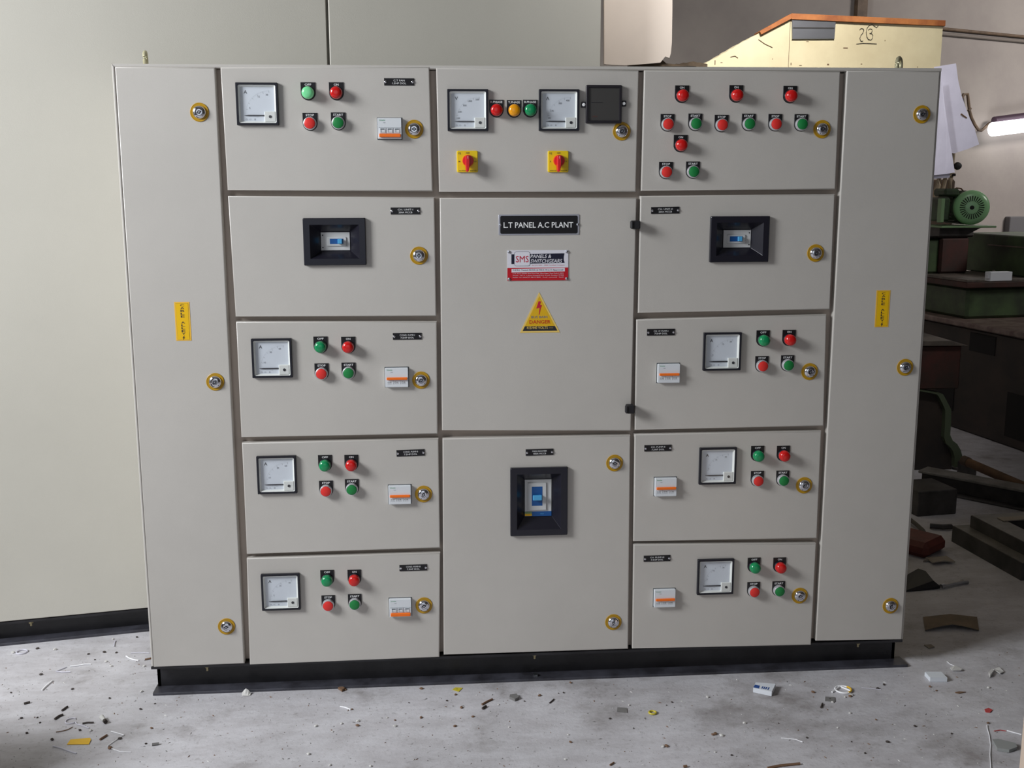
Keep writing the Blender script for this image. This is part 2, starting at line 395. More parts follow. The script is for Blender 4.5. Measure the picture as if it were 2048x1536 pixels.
def lock(D, u, v, slot=0.0):
    p = at(u, v); c = (p.x, 0, p.z)
    e = MB(); e.lathe([(0.0215, -0.0001), (0.0215, -0.0012), (0.0205, -0.0018), (0.0195, -0.0014), (0.0150, -0.0014), (0.0150, -0.0001)], c, 'lock_yellow', 32); e.build('lock_ring', D, 'yellow ring')
    k = MB(); k.lathe([(0.0152, -0.0006), (0.0150, -0.004), (0.0128, -0.0070), (0.0100, -0.0085), (0.0070, -0.0090), (0.0066, -0.0070), (0.001, -0.0068)], c, 'chrome', 32)
    a = slot
    dm = [(p.x+r*math.cos(a+t), p.z+r*math.sin(a+t)) for r, t in ((0.0066, 0), (0.0042, math.pi/2), (0.0066, math.pi), (0.0042, 3*math.pi/2))]
    k.slab(dm, -0.0082, -0.006, 'meter_black'); dm2 = [(p.x+(x-p.x)*0.5, p.z+(z-p.z)*0.5) for x, z in dm]; k.slab(dm2, -0.0088, -0.006, 'steel')
    for q in (0.7, 2.3, 4.2, 5.5): k.box(p.x+0.0118*math.cos(q)-0.001, p.x+0.0118*math.cos(q)+0.001, -0.0083, -0.006, p.z+0.0118*math.sin(q)-0.0006, p.z+0.0118*math.sin(q)+0.0006, 'meter_black')
    k.build('door_lock', D, 'chrome lock barrel')

def arch(x, zt, w=0.034, h=0.0405):
    r = w/2; out = [(x+r, zt), (x-r, zt)]
    for k in range(15):
        a = math.pi+math.pi*k/14; out.append((x+r*math.cos(a), zt-h+r+r*math.sin(a)))
    return out
def pilot(D, u, v, word, kind, color, h=0.0405):
    p = at(u, v); x, zt = p.x, p.z; cz = zt-0.0240
    pb = MB(); pb.slab(arch(x, zt), -0.0016, -0.0001, 'label_black', 0.0004)
    w = {'ON': 0.011, 'OFF': 0.015, 'STOP': 0.019, 'START': 0.023}.get(word, 0.028)
    pb.text(word, x, zt-0.0052, -0.0019, 0.0050, 'ink_white', w=w, bold=2.2); pb.build('legend_plate', D, 'black plate with white word')
    b = MB(); c = (x, 0, cz)
    if kind == 'lamp':
        b.lathe([(0.0152, -0.0016), (0.0152, -0.007), (0.0142, -0.0085)], c, 'meter_black', 28)
        b.lathe([(0.0142, -0.0080), (0.0140, -0.0150), (0.0134, -0.0185), (0.0118, -0.0212), (0.0085, -0.0228), (0.0045, -0.0235), (0.0008, -0.0237)], c, color, 28)
        b.build('indicator_lamp', D, {'lamp_red': 'red lamp lens', 'lamp_green': 'green lamp lens', 'lamp_amber': 'amber lamp lens', 'lamp_green_pale': 'green lamp lens with caught light put into its pale colour'}[color])
    else:
        b.lathe([(0.0150, -0.0016), (0.0150, -0.0100), (0.0142, -0.0125), (0.0132, -0.0130), (0.0124, -0.0120)], c, 'ring_silver', 28)
        b.lathe([(0.0124, -0.0100), (0.0122, -0.0138), (0.0110, -0.0146), (0.0010, -0.0146)], c, color, 28)
        b.build('push_button', D, ('red' if 'red' in color else 'green')+' push button in a chrome ring')

def meter(D, corners, letter, marks, needle=-0.0255, tilt=0.0):
    ps = [at(*c) for c in corners]; x = sum(p.x for p in ps)/4+0.0; z = sum(p.z for p in ps)/4
    R = lambda w, h, r=0.001, ox=0, oz=0: rrect(x+ox, z+oz, w, h, r, 3)
    f = MB(); f.rings([[(a, -0.0002, b) for a, b in R(.0955, .0955, .0015)], [(a, -0.0075, b) for a, b in R(.0955, .0955, .0015)], [(a, -0.0085, b) for a, b in R(.0940, .0940, .0015)], [(a, -0.0085, b) for a, b in R(.0860, .0860, .003)], [(a, -0.0070, b) for a, b in R(.0850, .0850, .003)]], 'meter_black', cap0=True, cap1=False)
    f.rings([[(a, -0.0070, b) for a, b in R(.0850, .0850, .003)], [(a, -0.0062, b) for a, b in R(.0830, .0830, .003)], [(a, -0.0012, b) for a, b in R(.0770, .0770, .003)]], 'meter_white', cap0=False, cap1=False)
    f.build('ammeter' if letter == 'A' else 'voltmeter', D, 'black square meter frame with white inner edge')
    d = MB(); d.slab(R(.0772, .0772, .002), -0.0010, -0.0003, 'dial'); y = -0.00125
    d.text(letter, x-.0265, z+.027, y, .0078, 'ink', bold=1)
    for mx, mz, t in marks:
        d.text(t, x+mx, z+mz, y, .0042, 'ink_grey', bold=0.6)
    # arc of the scale and its ticks, centred on the pointer's pivot
    px, pz, r = x+.027, z-.0255, .056
    for k in range(31):
        a = math.radians(90+90*k/30); r0 = r-(0.005 if k % 5 == 0 else 0.0020); w = .00022 if k % 5 == 0 else .00013
        n = Vector((-math.sin(a), math.cos(a)))*w; A = Vector((px+r0*math.cos(a), pz+r0*math.sin(a))); B = Vector((px+r*math.cos(a), pz+r*math.sin(a)))
        d.add([(A.x+n.x, y, A.y+n.y), (A.x-n.x, y, A.y-n.y), (B.x-n.x, y, B.y-n.y), (B.x+n.x, y, B.y+n.y)], [(0, 1, 2, 3)], 'ink_grey')
    d.text('CL 1.5', x-.022, z-.0345, y, .0034, 'ink_grey', bold=0.4); d.text('EI', x-.007, z-.0345, y, .0034, 'ink_grey', bold=0.4)
    d.text('~', x-.001, z-.030, y, .0016, 'ink_grey', w=.004)
    d.build('dial', D, 'pale dial with scale marks')
    n = MB(); n.slab([(x-.031, z+needle+.0003), (x-.021, z+needle+.0014), (x+.016, z+needle+.0014), (x+.016, z+needle-.0012), (x-.021, z+needle-.0012), (x-.031, z+needle-.0003)], -0.0032, -0.0022, 'ink'); n.build('pointer', D, 'black needle resting at zero')
    c = MB(); c.box(x+.0155, x+.0405, -0.0066, -0.0008, z-.0405, z-.0165, 'meter_white', 0.0012)
    c.lathe([(.0034, -0.0066), (.0034, -0.0074), (.0005, -0.0076)], (x+.0285, 0, z-.0285), 'ink', 14); c.build('screw_cover', D, 'white corner cover with a black screw')
    gp = MB(); gp.slab(R(.0850, .0850, .003), -0.00795, -0.00765, 'glass'); gp.build('glass_pane', D)

def mcb(D, cu, cv, up, w=0.0555, h=0.0475):
    p = at(cu, cv); x, z = p.x, p.z; b = MB()
    b.slab(rect(x, z, w+.003, h+.003), -0.0006, -0.0001, 'mcb_dark')
    b.slab(rrect(x, z, w, h, .0015, 2), -0.0100, -0.0004, 'mcb_white', .0008)
    y = -0.0103
    b.text('Schneider', x-w*.30, z+h*.40, y, .0028, 'brand_green', w=.0135, bold=.6)
    b.text('C60', x-w*.22, z+h*.28, y, .0020, 'ink_grey', w=.0055, bold=.4)
    tg = MB()
    if up:
        b.box(x-w/2+.002, x+w/2-.002, -0.0107, -0.0099, z+.0015, z+.0022, 'mcb_grey')
        for k in (-1, 0, 1):
            q = x+k*.0168; b.box(q-.0062, q+.0062, -0.0112, -0.0098, z-.0108, z+.0005, 'mcb_white', .0004)
            b.box(q-.0046, q+.0046, -0.0115, -0.0110, z-.0026, z-.0004, 'mcb_dark'); b.box(q-.0046, q-.0020, -0.0115, -0.0110, z-.0090, z-.0030, 'mcb_grey'); b.box(q-.002, q+.0040, -0.0115, -0.0110, z-.0086, z-.0078, 'mcb_grey')
            if k < 1: b.box(q+.0078, q+.0087, -0.0111, -0.0098, z-.0112, z+.001, 'mcb_grey')
        tg.box(x-w/2+.0035, x+w/2-.0020, -0.0160, -0.0100, z-.0200, z-.0120, 'orange', .0012)
    else:
        for k in (-1, 0, 1):
            q = x+k*.0168; b.text('C10', q-.001, z-.0115, y, .0034, 'ink', w=.0085, bold=.5)
            b.box(q-.0060, q+.0045, -0.0104, -0.0099, z-.0154, z-.0148, 'mcb_grey')
            if k < 1: b.box(q+.0080, q+.0086, -0.0105, -0.0098, z-.016, z-.006, 'mcb_grey')
        tg.box(x-w/2+.0035, x+w/2-.0020, -0.0150, -0.0100, z-.0052, z+.0010, 'orange', .0010)
    b.build('circuit_breaker', D, 'white three pole breaker face'); tg.build('breaker_toggle', D, 'orange toggle bar')

def nameplate(D, u, v, l1, l2, rot=0.0, w=.0695, h=.0162):
    p = at(u, v); x, z = p.x, p.z; b = MB(); c, s_ = math.cos(rot), math.sin(rot)
    b.slab([(x+a*c-e*s_, z+a*s_+e*c) for a, e in ((w/2, h/2), (-w/2, h/2), (-w/2, -h/2), (w/2, -h/2))], -0.0015, -0.0001, 'label_black', .0003)
    b.text(l1, x-s_*.0030, z+.0030, -0.0018, .0040, 'ink_white', w=min(.036, .0037*len(l1)), bold=.4, rot=rot); b.text(l2, x+s_*.0034, z-.0034, -0.0018, .0040, 'ink_white', w=min(.036, .0036*len(l2)), bold=.4, rot=rot)
    for k in (-1, 1): b.lathe([(.0030, -0.0015), (.0030, -0.0026), (.0018, -0.0034), (.0003, -0.0036)], (x+k*.0315*c, 0, z+k*.0315*s_), 'chrome', 12)
    b.build('nameplate', D, 'black nameplate lettered '+l1)

def mccb(D, corners, vertical, side):
    ps = [at(*c) for c in corners]; x = sum(p.x for p in ps)/4; z = sum(p.z for p in ps)/4
    w, h = (.1445, .1770) if vertical else (.1465, .1110)
    wi, hi = (w-.033, h-.033) if vertical else (.116, .080)
    wp, hp = (.0685, .0960) if vertical else (.069, .0435)
    oz = 0.004 if vertical else 0.0
    b = MB(); R = lambda a, c, r, o=0.0: rrect(x, z+o, a, c, r, 3)
    b.rings([[(a, -.0001, c) for a, c in R(w, h, .002)], [(a, -.008, c) for a, c in R(w, h, .002)], [(a, -.0095, c) for a, c in R(w-.003, h-.003, .002)], [(a, -.0095, c) for a, c in R(wi, hi, .0005)], [(a, .0165, c) for a, c in R(wp, hp, .0003, oz)], [(a, .0172, c) for a, c in R(wp, hp, .0003, oz)]], 'bezel_black', cap0=False)
    b.build('breaker_surround', D, 'black funnel shaped surround')
    f = MB(); y = .0165
    if vertical:
        zz = z+oz+.006; f.slab(rect(x, zz, .068, .084), .0145, .017, 'breaker_grey', .0005)
        f.slab(rect(x-.003, zz-.002, .047, .072), .0115, .0146, 'breaker_grey', .001); f.slab(rect(x-.003, zz-.001, .027, .050), .0112, .0118, 'breaker_blue')
        f.slab(rect(x, zz-.048, .068, .012), .0140, .017, 'breaker_blue'); f.slab(rect(x-.025, zz-.050, .018, .006), .0136, .0142, 'stk_yellow'); f.slab(rect(x-.025, zz-.0445, .018, .005), .0136, .0142, 'pale_green')
        f.text('400A', x+.010, zz-.048, .0138, .003, 'breaker_blue_light', bold=.4)
        t = MB(); t.box(x-.014, x+.009, .0010, .0115, zz-.010, zz+.003, 'breaker_blue_light', .0015)
    else:
        f.slab(rect(x, z, .0685, .0430), .0145, .017, 'breaker_grey', .0005); o = -side*.003
        f.slab(rrect(x+o, z-.0005, .046, .0215, .002, 2), .0120, .0146, 'breaker_grey', .0008); f.slab(rect(x+o, z, .032, .0125), .0116, .0122, 'breaker_blue')
        for k in (-1, 1): f.lathe([(.0016, .0144), (.0016, .0140), (.0002, .0139)], (x+side*.0300, 0, z+k*.0145), 'ink', 10)
        t = MB(); t.box(x+o+.003, x+o+.0135, .0040, .0118, z-.0058, z+.0058, 'breaker_blue_light', .001)
    f.build('breaker_face', D, 'light grey breaker face'); t.build('breaker_toggle', D, 'blue toggle')
    return x, z
def holeof(corners, vertical):
    ps = [at(*c) for c in corners]; x = sum(p.x for p in ps)/4; z = sum(p.z for p in ps)/4
    return (x, z, .1130, .1440) if vertical else (x, z, .1180, .0820)

MA = [(-.018, -.009, '5'), (.0036, .0165, '15'), (.022, .021, '30')]
MBm = [(-.018, -.011, '10'), (-.003, .014, '30'), (.019, .022, '60')]
# cable alleys
D = door((229.3, 133.5), (429.5, 135), (307.2, 1334.5), (489, 1327.5), 'tall narrow door at the far left with a yellow cable alley sticker')
lock(D, 399, 224.5, .4); lock(D, 430.6, 763.5, .8); lock(D, 453.2, 1252.7, 0.1)
def alley_sticker(D, pp):
    P = [(at(u, v).x, at(u, v).z) for u, v in pp]; x = sum(p[0] for p in P)/4; z = sum(p[1] for p in P)/4; b = MB()
    b.slab(rect(x, z, .0355, .0925), -.0005, -.0001, 'stk_edge'); b.slab(rect(x, z, .0290, .0870), -.0007, -.0004, 'ink'); b.slab(rect(x, z, .0284, .0864), -.0009, -.0004, 'stk_yellow')
    for k, ch in enumerate('CABLE ALLEY'):
        if ch != ' ': b.text(ch, x+.0005, z+.0385-k*.0067-(.001 if k > 5 else 0), -.0012, .0050, 'ink', w=.0088, bold=1)
    b.slab([(x+.0018, z-.0335), (x-.0028, z-.0395), (x-.0004, z-.0392), (x-.0014, z-.0440), (x+.0032, z-.0378), (x+.0008, z-.0381)], -.0013, -.0005, 'ink')
    b.build('sticker', D, 'yellow sticker reading CABLE ALLEY')
alley_sticker(D, ((347, 604.3), (378.5, 603.7), (353.7, 681.6), (383.4, 680.8)))
D = door((1694.4, 141.3), (1880.3, 142.3), (1631.9, 1282), (1803.6, 1279.6), 'tall narrow door at the far right with a yellow cable alley sticker')
lock(D, 1843.4, 228.8, .3); lock(D, 1809.8, 734.5, .9); lock(D, 1780.8, 1211.4, 1.1)
alley_sticker(D, ((1753.2, 581), (1780.4, 581), (1750, 653.8), (1775.8, 653.8)))
# left column
D = door((440.5, 134.2), (858.6, 133.6), (455.1, 380.8), (865.6, 382.8), 'top left door with ammeter, four pilot devices and breaker')
meter(D, [(470.5, 166), (555.2, 166), (475.9, 250.9), (558.9, 249.7)], 'A', MA)
pilot(D, 615.8, 164.7, 'OFF', 'lamp', 'lamp_green_pale'); pilot(D, 672.4, 164.7, 'ON', 'lamp', 'lamp_red'); pilot(D, 619.7, 225.8, 'STOP', 'b', 'button_red'); pilot(D, 676.3, 225, 'START', 'b', 'button_green')
nameplate(D, 798.3, 163.8, 'C.T FAN', '1.5HP DOL'); mcb(D, 779.5, 257.4, True); lock(D, 828.3, 258.4, 0)
HL = [(606.3, 435.1), (729.8, 437), (609.4, 530), (733.3, 530)]
D = door((455.6, 391.7), (868.8, 394.5), (471.1, 633.6), (872.8, 632.6), 'second door of the left column with a black breaker surround', holeof(HL, False))
mccb(D, HL, False, -1); nameplate(D, 810.8, 421.8, 'CH. UNIT-I', '200A MCCB'); lock(D, 837.9, 511.2, 1.5)
D = door((471.8, 643.3), (873.5, 643.3), (482.6, 874.9), (875.7, 868), 'third door of the left column with ammeter and breaker')
meter(D, [(501.2, 678.3), (583.5, 676.8), (506.6, 754.2), (586.3, 753.1)], 'A', MBm)
pilot(D, 640.9, 673, 'OFF', 'lamp', 'lamp_green'); pilot(D, 696.3, 673.4, 'ON', 'lamp', 'lamp_red'); pilot(D, 643, 726.7, 'STOP', 'b', 'button_red'); pilot(D, 697, 725.2, 'START', 'b', 'button_green')
nameplate(D, 814.5, 672.5, 'COND. PUMP-I', '7.5HP DOL'); mcb(D, 793.7, 754, False); lock(D, 842, 760.2, .6)
D = door((483.5, 886), (877, 877.5), (493.5, 1108.5), (880.5, 1096), 'fourth door of the left column with ammeter and breaker')
meter(D, [(513.2, 913.5), (592.8, 911), (516.5, 986.3), (594.2, 982.8)], 'A', [(-.018, -.008, '10'), (.0025, .0165, '30'), (.022, .021, '60')])
pilot(D, 649.8, 910, 'OFF', 'lamp', 'lamp_green'); pilot(D, 702.5, 909.6, 'ON', 'lamp', 'lamp_red'); pilot(D, 651.9, 961.3, 'STOP', 'b', 'button_red'); pilot(D, 703.5, 958.2, 'START', 'b', 'button_green')
nameplate(D, 821.3, 905.6, 'COND. PUMP-II', '7.5HP DOL', .02); mcb(D, 799.7, 988.1, False); lock(D, 847.1, 987.9, 1.2)
D = door((493.1, 1116.9), (880.5, 1105.7), (499.4, 1329.8), (879, 1314.7), 'bottom door of the left column with ammeter and lowered breaker toggle')
meter(D, [(523.5, 1147.7), (600.2, 1145), (524.2, 1219.5), (600.6, 1217)], 'A', [(-.018, -.010, '5'), (-.001, .0145, '15'), (.022, .022, '30')])
pilot(D, 654.1, 1140, 'OFF', 'lamp', 'lamp_green'); pilot(D, 708.5, 1139.3, 'ON', 'lamp', 'lamp_red'); pilot(D, 656.4, 1190.4, 'STOP', 'b', 'button_red'); pilot(D, 709.3, 1188, 'START', 'b', 'button_green')
nameplate(D, 826.6, 1135.2, 'COND. PUMP-III', '7.5HP DOL'); mcb(D, 800.8, 1213.5, True); lock(D, 847.9, 1210.7, .3)
# centre column
D = door((872.2, 135.7), (1278, 140.6), (878.3, 384), (1271.9, 384), 'top centre door with voltmeter, ammeter and two yellow selector switches')
meter(D, [(895, 178.1), (974.3, 178.1), (896.8, 263.2), (975.5, 262.6)], 'V', [(-.022, -.018, '100'), (-.0185, -.0036, '200'), (-.007, .011, '300'), (.006, .021, '400'), (.0225, .0245, '500')])
meter(D, [(1077.8, 178.4), (1157.1, 179), (1078.7, 262.3), (1156.2, 262.3)], 'A', [(-.022, -.018, '80'), (-.016, -.0015, '170'), (.003, .016, '300'), (.021, .0225, '400')])
for u, v, t, c in ((992.7, 199.6, 'R.PHASE', 'lamp_red'), (1027.9, 200.2, 'Y.PHASE', 'lamp_amber'), (1060.3, 199.6, 'B.PHASE', 'lamp_green')): pilot(D, u, v, t, 'lamp', c)
def selector(D, cu, cv, words):
    p = at(cu, cv); x, z = p.x, p.z; b = MB(); b.slab(rrect(x, z, .0495, .0500, .003, 3), -.0050, -.0001, 'sel_yellow', .0012); y = -.0053
    b.text(words[0], x+.001, z+.0195, y, .0036, 'ink', bold=.8); b.text(words[1], x-.0185, z, y, .003, 'ink', bold=.8); b.text(words[2], x+.0195, z, y, .003, 'ink', bold=.8); b.text('Y5', x-.0185, z+.0185, y, .0045, 'ink', bold=.6)
    b.text(words[3], x-.0125, z-.0212, y, .0026, 'ink', w=.016, bold=.8); b.text(words[4], x+.0135, z-.0212, y, .0026, 'ink', w=.016, bold=.8)
    b.build('selector_plate', D, 'yellow square plate')
    k = MB(); k.lathe([(.0135, -.0050), (.0132, -.013), (.0122, -.0155), (.0008, -.0158)], (x+.0015, 0, z+.002), 'sel_red', 28)
    k.rings([[(x+a, yy, z+c) for a, c in ((.0050*s1, .013), (-.0055*s1, .013), (-.0065*s1, -.002), (-.0045*s1, -.0225), (-.001, -.0245), (.0030*s1, -.0225), (.0065*s1, -.002))] for yy, s1 in ((-.012, 1.0), (-.027, .8), (-.0285, .55))], 'sel_red')
    k.slab([(x+.0006, z+.012), (x-.0002, z+.012), (x-.0002, z+.006), (x+.0006, z+.006)], -.0288, -.028, 'ink_white'); k.build('selector_knob', D, 'red pointed turning knob')
selector(D, 934.6, 323.1, ('OFF', 'BR', 'RY', 'VOLTMETER', 'SELECTOR')); selector(D, 1116, 323.1, ('OFF', 'B', 'R', 'AMMETER', 'SELECTOR'))
p = at(1206.8, 209.0); x, z = p.x, p.z; b = MB()
b.rings([[(a, yy, c) for a, c in rrect(x, z, w, h, r, 3)] for yy, w, h, r in ((-.0001, .0855, .0880, .003), (-.0085, .0855, .0880, .003), (-.0100, .0830, .0855, .003), (-.0100, .0740, .0760, .0015), (-.0075, .0725, .0745, .001))], 'display_frame', cap1=False)
for k in (-1, 1):
    b.slab(rrect(x+k*.0475, z-.001+(.003 if k > 0 else 0), .0125, .0135, .002, 2), -.0060, -.0001, 'display_frame'); b.lathe([(.0038, -.006), (.0036, -.0072), (.0004, -.0078)], (x+k*.0478, 0, z-.001+(.003 if k > 0 else 0)), 'ink_white', 14)
b.build('relay_frame', D, 'black frame with two screw ears')
b = MB(); b.slab(rect(x, z, .0730, .0750), -.0074, -.0070, 'display_dark'); b.text('L M H', x-.022, z-.028, -.0077, .0034, 'scrap_red', bold=.5); b.box(x-.03, x-.003, -.0077, -.0073, z+.003, z+.0045, 'display_frame'); b.build('relay_face', D, 'dark grey smoked cover')
lock(D, 1243.1, 262.6, .5)
D = door((879.3, 395.5), (1273.5, 395.5), (884, 861), (1262, 862), 'large plain centre door with the main title plate and danger sign')
p = at(1078, 449.4); x, z = p.x, p.z; b = MB()
b.slab(rrect(x, z, .1950, .0490, .002, 2), -.0014, -.0001, 'plate_silver', .0004); b.slab(rrect(x, z, .1870, .0425, .0035, 3), -.0017, -.0010, 'label_black')
b.text('L.T PANEL A.C PLANT', x-.0015, z-.0005, -.0020, .0135, 'ink_white', w=.168, bold=1.6)
for k in (-1, 1): b.lathe([(.0034, -.0014), (.0032, -.0030), (.0004, -.0036)], (x+k*.0935, 0, z), 'chrome', 14)
b.build('title_plate', D, 'black plate reading L.T PANEL A.C PLANT')
p = at(1075.6, 530.7); x, z = p.x, p.z; b = MB(); w, h = .1480, .0730
b.slab(rrect(x, z, w, h, .001, 2), -.0012, -.0001, 'plate_white'); b.slab([(x-w/2, z-.0055), (x+w/2, z-.0055), (x+w/2, z-h/2), (x-w/2, z-h/2)], -.0014, -.0010, 'plate_red')
Xp = lambda u: x+(u-870)/1250*w; Zp = lambda v: z-(v-1135)/625*h
b.add([(Xp(328), -.0015, Zp(903)), (Xp(1415), -.0015, Zp(890)), (Xp(1400), -.0015, Zp(960)), (Xp(1400), -.0015, Zp(1030)), (Xp(1420), -.0015, Zp(1088)), (Xp(328), -.0015, Zp(1102))], [(0, 1, 2, 3, 4, 5)], 'plate_navy')
b.slab(rrect(Xp(548), Zp(998), .0385, .0345, .005, 4), -.0017, -.0012, 'plate_navy'); b.slab(rrect(Xp(548), Zp(998), .0372, .0332, .0045, 4), -.0019, -.0012, 'plate_white')
b.text('SMS', Xp(548), Zp(1003), -.0022, .0155, 'logo_red', w=.0310, bold=1.0)
b.text('PANELS &', Xp(935), Zp(946), -.0018, .0088, 'plate_white', w=.050, bold=1.6, shear=.2); b.text('SWITCHGEARS', Xp(1045), Zp(1045), -.0018, .0088, 'plate_white', w=.076, bold=1.6, shear=.2)
b.text('An ISO 9001 : 2008 Certified Company', Xp(1080), Zp(1133), -.0015, .0024, 'logo_red', w=.080, bold=.4)
b.slab([(Xp(330), Zp(1208)), (Xp(1425), Zp(1190)), (Xp(1425), Zp(1262)), (Xp(330), Zp(1278))], -.0016, -.0012, 'plate_white'); b.text('C.P.R.I. Tested 50 KA & M.E.S. E-in-C Approved', Xp(872), Zp(1234), -.0019, .0048, 'plate_navy', w=.122, bold=.8)
for k, t in enumerate(('S-19, Gali-3 GMTB, New Road Side, Vikas Nagar, New Delhi-110059', 'Works : 156, K - I, Prem Industrial Park, Kundli, Sonepat-131028', 'Mobile : 011-26040 37, 98110 98401   E-mail : sms panels   Kundli')):
    b.text(t, Xp(878), Zp(1303+k*40), -.0017, .0030, 'plate_white', w=.124, bold=.4)
for sx, sz in ((-1, 1), (1, 1), (1, -1), (-1, -1)): b.lathe([(.0036, -.0012), (.0034, -.0030), (.0004, -.0036)], (x+sx*(w/2-.004), 0, z+sz*(h/2-.004)), 'chrome', 14)
b.build('maker_plate', D, 'white and red plate with the letters SMS')
A_, B_, C_ = at(1078.3, 584.5), at(1039.5, 665.8), at(1120, 664.8); cx = (A_.x+B_.x+C_.x)/3; cz = (A_.z+B_.z+C_.z)/3; b = MB()
T = [(A_.x, A_.z), (B_.x, B_.z), (C_.x, C_.z)]; b.slab(T, -.0006, -.0001, 'tri_edge'); T2 = [(cx+(a-cx)*.86, cz+(c-cz)*.86) for a, c in T]; b.slab(T2, -.0008, -.0003, 'tri_yellow')
bz = T2[1][1]; ph = .0115
lx = lambda zz, k: T2[0][0]+(T2[k][0]-T2[0][0])*(T2[0][1]-zz)/(T2[0][1]-T2[k][1])
b.slab([(lx(bz+ph, 1), bz+ph), (T2[1][0], bz), (T2[2][0], T2[2][1]), (lx(bz+ph, 2), bz+ph)], -.0010, -.0004, 'ink')
tx = A_.x
U = lambda u: tx+(u-740)/15.36*.001215; V_ = lambda v: A_.z-(v-70)/15.36*.001215
b.slab([(U(720), V_(345)), (U(795), V_(350)), (U(765), V_(460)), (U(825), V_(465)), (U(790), V_(560)), (U(750), V_(760)), (U(728), V_(758)), (U(752), V_(550)), (U(650), V_(570))], -.0011, -.0004, 'logo_red')
b.text('BUS BARS', U(750), V_(835), -.0011, .0056, 'ink_grey', w=.040, bold=.8); b.text('DANGER', U(765), V_(985), -.0011, .0090, 'danger_red', w=.0520, bold=1.8)
b.text('415/440 VOLTS', U(680), V_(1165), -.0013, .0066, 'tri_edge', w=.052, bold=.8); b.text('~', U(1110), V_(1175), -.0013, .003, 'tri_edge', w=.010, bold=2)
b.build('danger_sign', D, 'yellow triangular danger sticker')
for u, v in ((1270, 449.5), (1259, 817.5)):
    p = at(u, v, -.01); b = MB(); b.box(p.x-.0085, p.x+.0105, -.024, .012, p.z-.010, p.z+.010, 'rubber', .002); b.box(p.x-.0125, p.x-.006, -.026, -.012, p.z-.009, p.z+.0095, 'rubber', .002); b.build('hinge_block', D, 'black rubber hinge block')
HC = [(1019.9, 935.5), (1134.4, 931.9), (1020.8, 1071.8), (1134.4, 1066.7)]
D = door((885, 877), (1261, 870.5), (887.5, 1310), (1256.6, 1298.3), 'bottom centre door with a tall black breaker surround', holeof(HC, True))
mccb(D, HC, True, 1); nameplate(D, 1079.1, 904.2, 'MAIN INCOMER', '400A MCCB', .01); lock(D, 1229, 925.9, 0); lock(D, 1226.6, 1244.1, 1.2)
# right column
D = door((1288.8, 140.3), (1681, 142.5), (1282.5, 381.9), (1671, 378.8), 'top right door with rows of red and green push buttons')
for u, v in ((1364, 170.9), (1472.5, 170.3), (1580.3, 171.9), (1361.3, 270)): pilot(D, u, v, 'ON', 'lamp', 'lamp_red')
for u, v, t in ((1335, 228.1, 'STOP'), (1390.6, 227.2, 'START'), (1443.1, 229.7, 'STOP'), (1497.5, 227.5, 'START'), (1550.6, 228.1, 'STOP'), (1602.5, 228.4, 'START'), (1331.9, 323.8, 'STOP'), (1385.9, 323.1, 'START')):
    pilot(D, u, v, t, 'b', 'button_red' if t == 'STOP' else 'button_green')
lock(D, 1643.8, 258.4, .1)
HR = [(1418.5, 434.1), (1538.3, 430.5), (1417.1, 525.7), (1536.3, 521.7)]
D = door((1281, 391.8), (1670, 388), (1276.3, 626), (1660, 619), 'second door of the right column with a black breaker surround', holeof(HR, False))
mccb(D, HR, False, 1); nameplate(D, 1330.3, 420.6, 'CH. UNIT-II', '200A MCCB', .015); lock(D, 1631, 506.1, .8)
D = door((1273, 639), (1653.4, 629), (1270, 860.2), (1647.4, 852.2), 'third door of the right column with breaker, ammeter and pilot devices')
meter(D, [(1407.2, 667), (1480.8, 664.4), (1405.6, 740.1), (1478.8, 737.7)], 'A', [(-.022, -.009, '5'), (.003, .018, '15'), (.022, .024, '30')])
pilot(D, 1526.3, 660.6, 'OFF', 'lamp', 'lamp_green'); pilot(D, 1578.3, 659.6, 'ON', 'lamp', 'lamp_red'); pilot(D, 1523.9, 712.1, 'STOP', 'b', 'button_red'); pilot(D, 1575.3, 710.5, 'START', 'b', 'button_green')
nameplate(D, 1321.7, 664.3, 'CH. W PUMP-I', '7.5HP DOL'); mcb(D, 1336.2, 745.7, False); lock(D, 1619, 743.1, 1.0)
D = door((1269.5, 868.5), (1643, 862), (1267, 1083), (1634, 1077), 'fourth door of the right column with breaker, ammeter and pilot devices')
meter(D, [(1398.1, 896), (1471.8, 894.4), (1397.7, 967.1), (1469.8, 965.1)], 'A', [(-.022, -.008, '5'), (-.003, .015, '15'), (.021, .022, '30')])
pilot(D, 1515.3, 891.6, 'OFF', 'lamp', 'lamp_green'); pilot(D, 1566.9, 891.4, 'ON', 'lamp', 'lamp_red'); pilot(D, 1514.9, 941.7, 'STOP', 'b', 'button_red'); pilot(D, 1565.7, 941.1, 'START', 'b', 'button_green')
nameplate(D, 1315.8, 896, 'CH. PUMP-II', '7.5HP DOL'); mcb(D, 1330.1, 972.6, False); lock(D, 1608, 970.5, .7)
D = door((1267.3, 1088.9), (1632.7, 1086.7), (1264.5, 1297.7), (1622.4, 1290.4), 'bottom door of the right column with breaker, ammeter and pilot devices')
meter(D, [(1394.2, 1117.3), (1466.3, 1116.5), (1393.9, 1187.4), (1465.1, 1186.9)], 'A', [(-.021, -.008, '5'), (-.004, .015, '15'), (.021, .023, '30')])
pilot(D, 1508.3, 1115.1, 'OFF', 'lamp', 'lamp_green'); pilot(D, 1559.5, 1114.8, 'ON', 'lamp', 'lamp_red'); pilot(D, 1507.4, 1163.8, 'STOP', 'b', 'button_red'); pilot(D, 1557.5, 1162.4, 'START', 'b', 'button_green')
nameplate(D, 1314, 1116.6, 'CH. PUMP-III', '7.5HP DOL'); mcb(D, 1328.2, 1194.5, False); lock(D, 1599.3, 1191.1, .3)

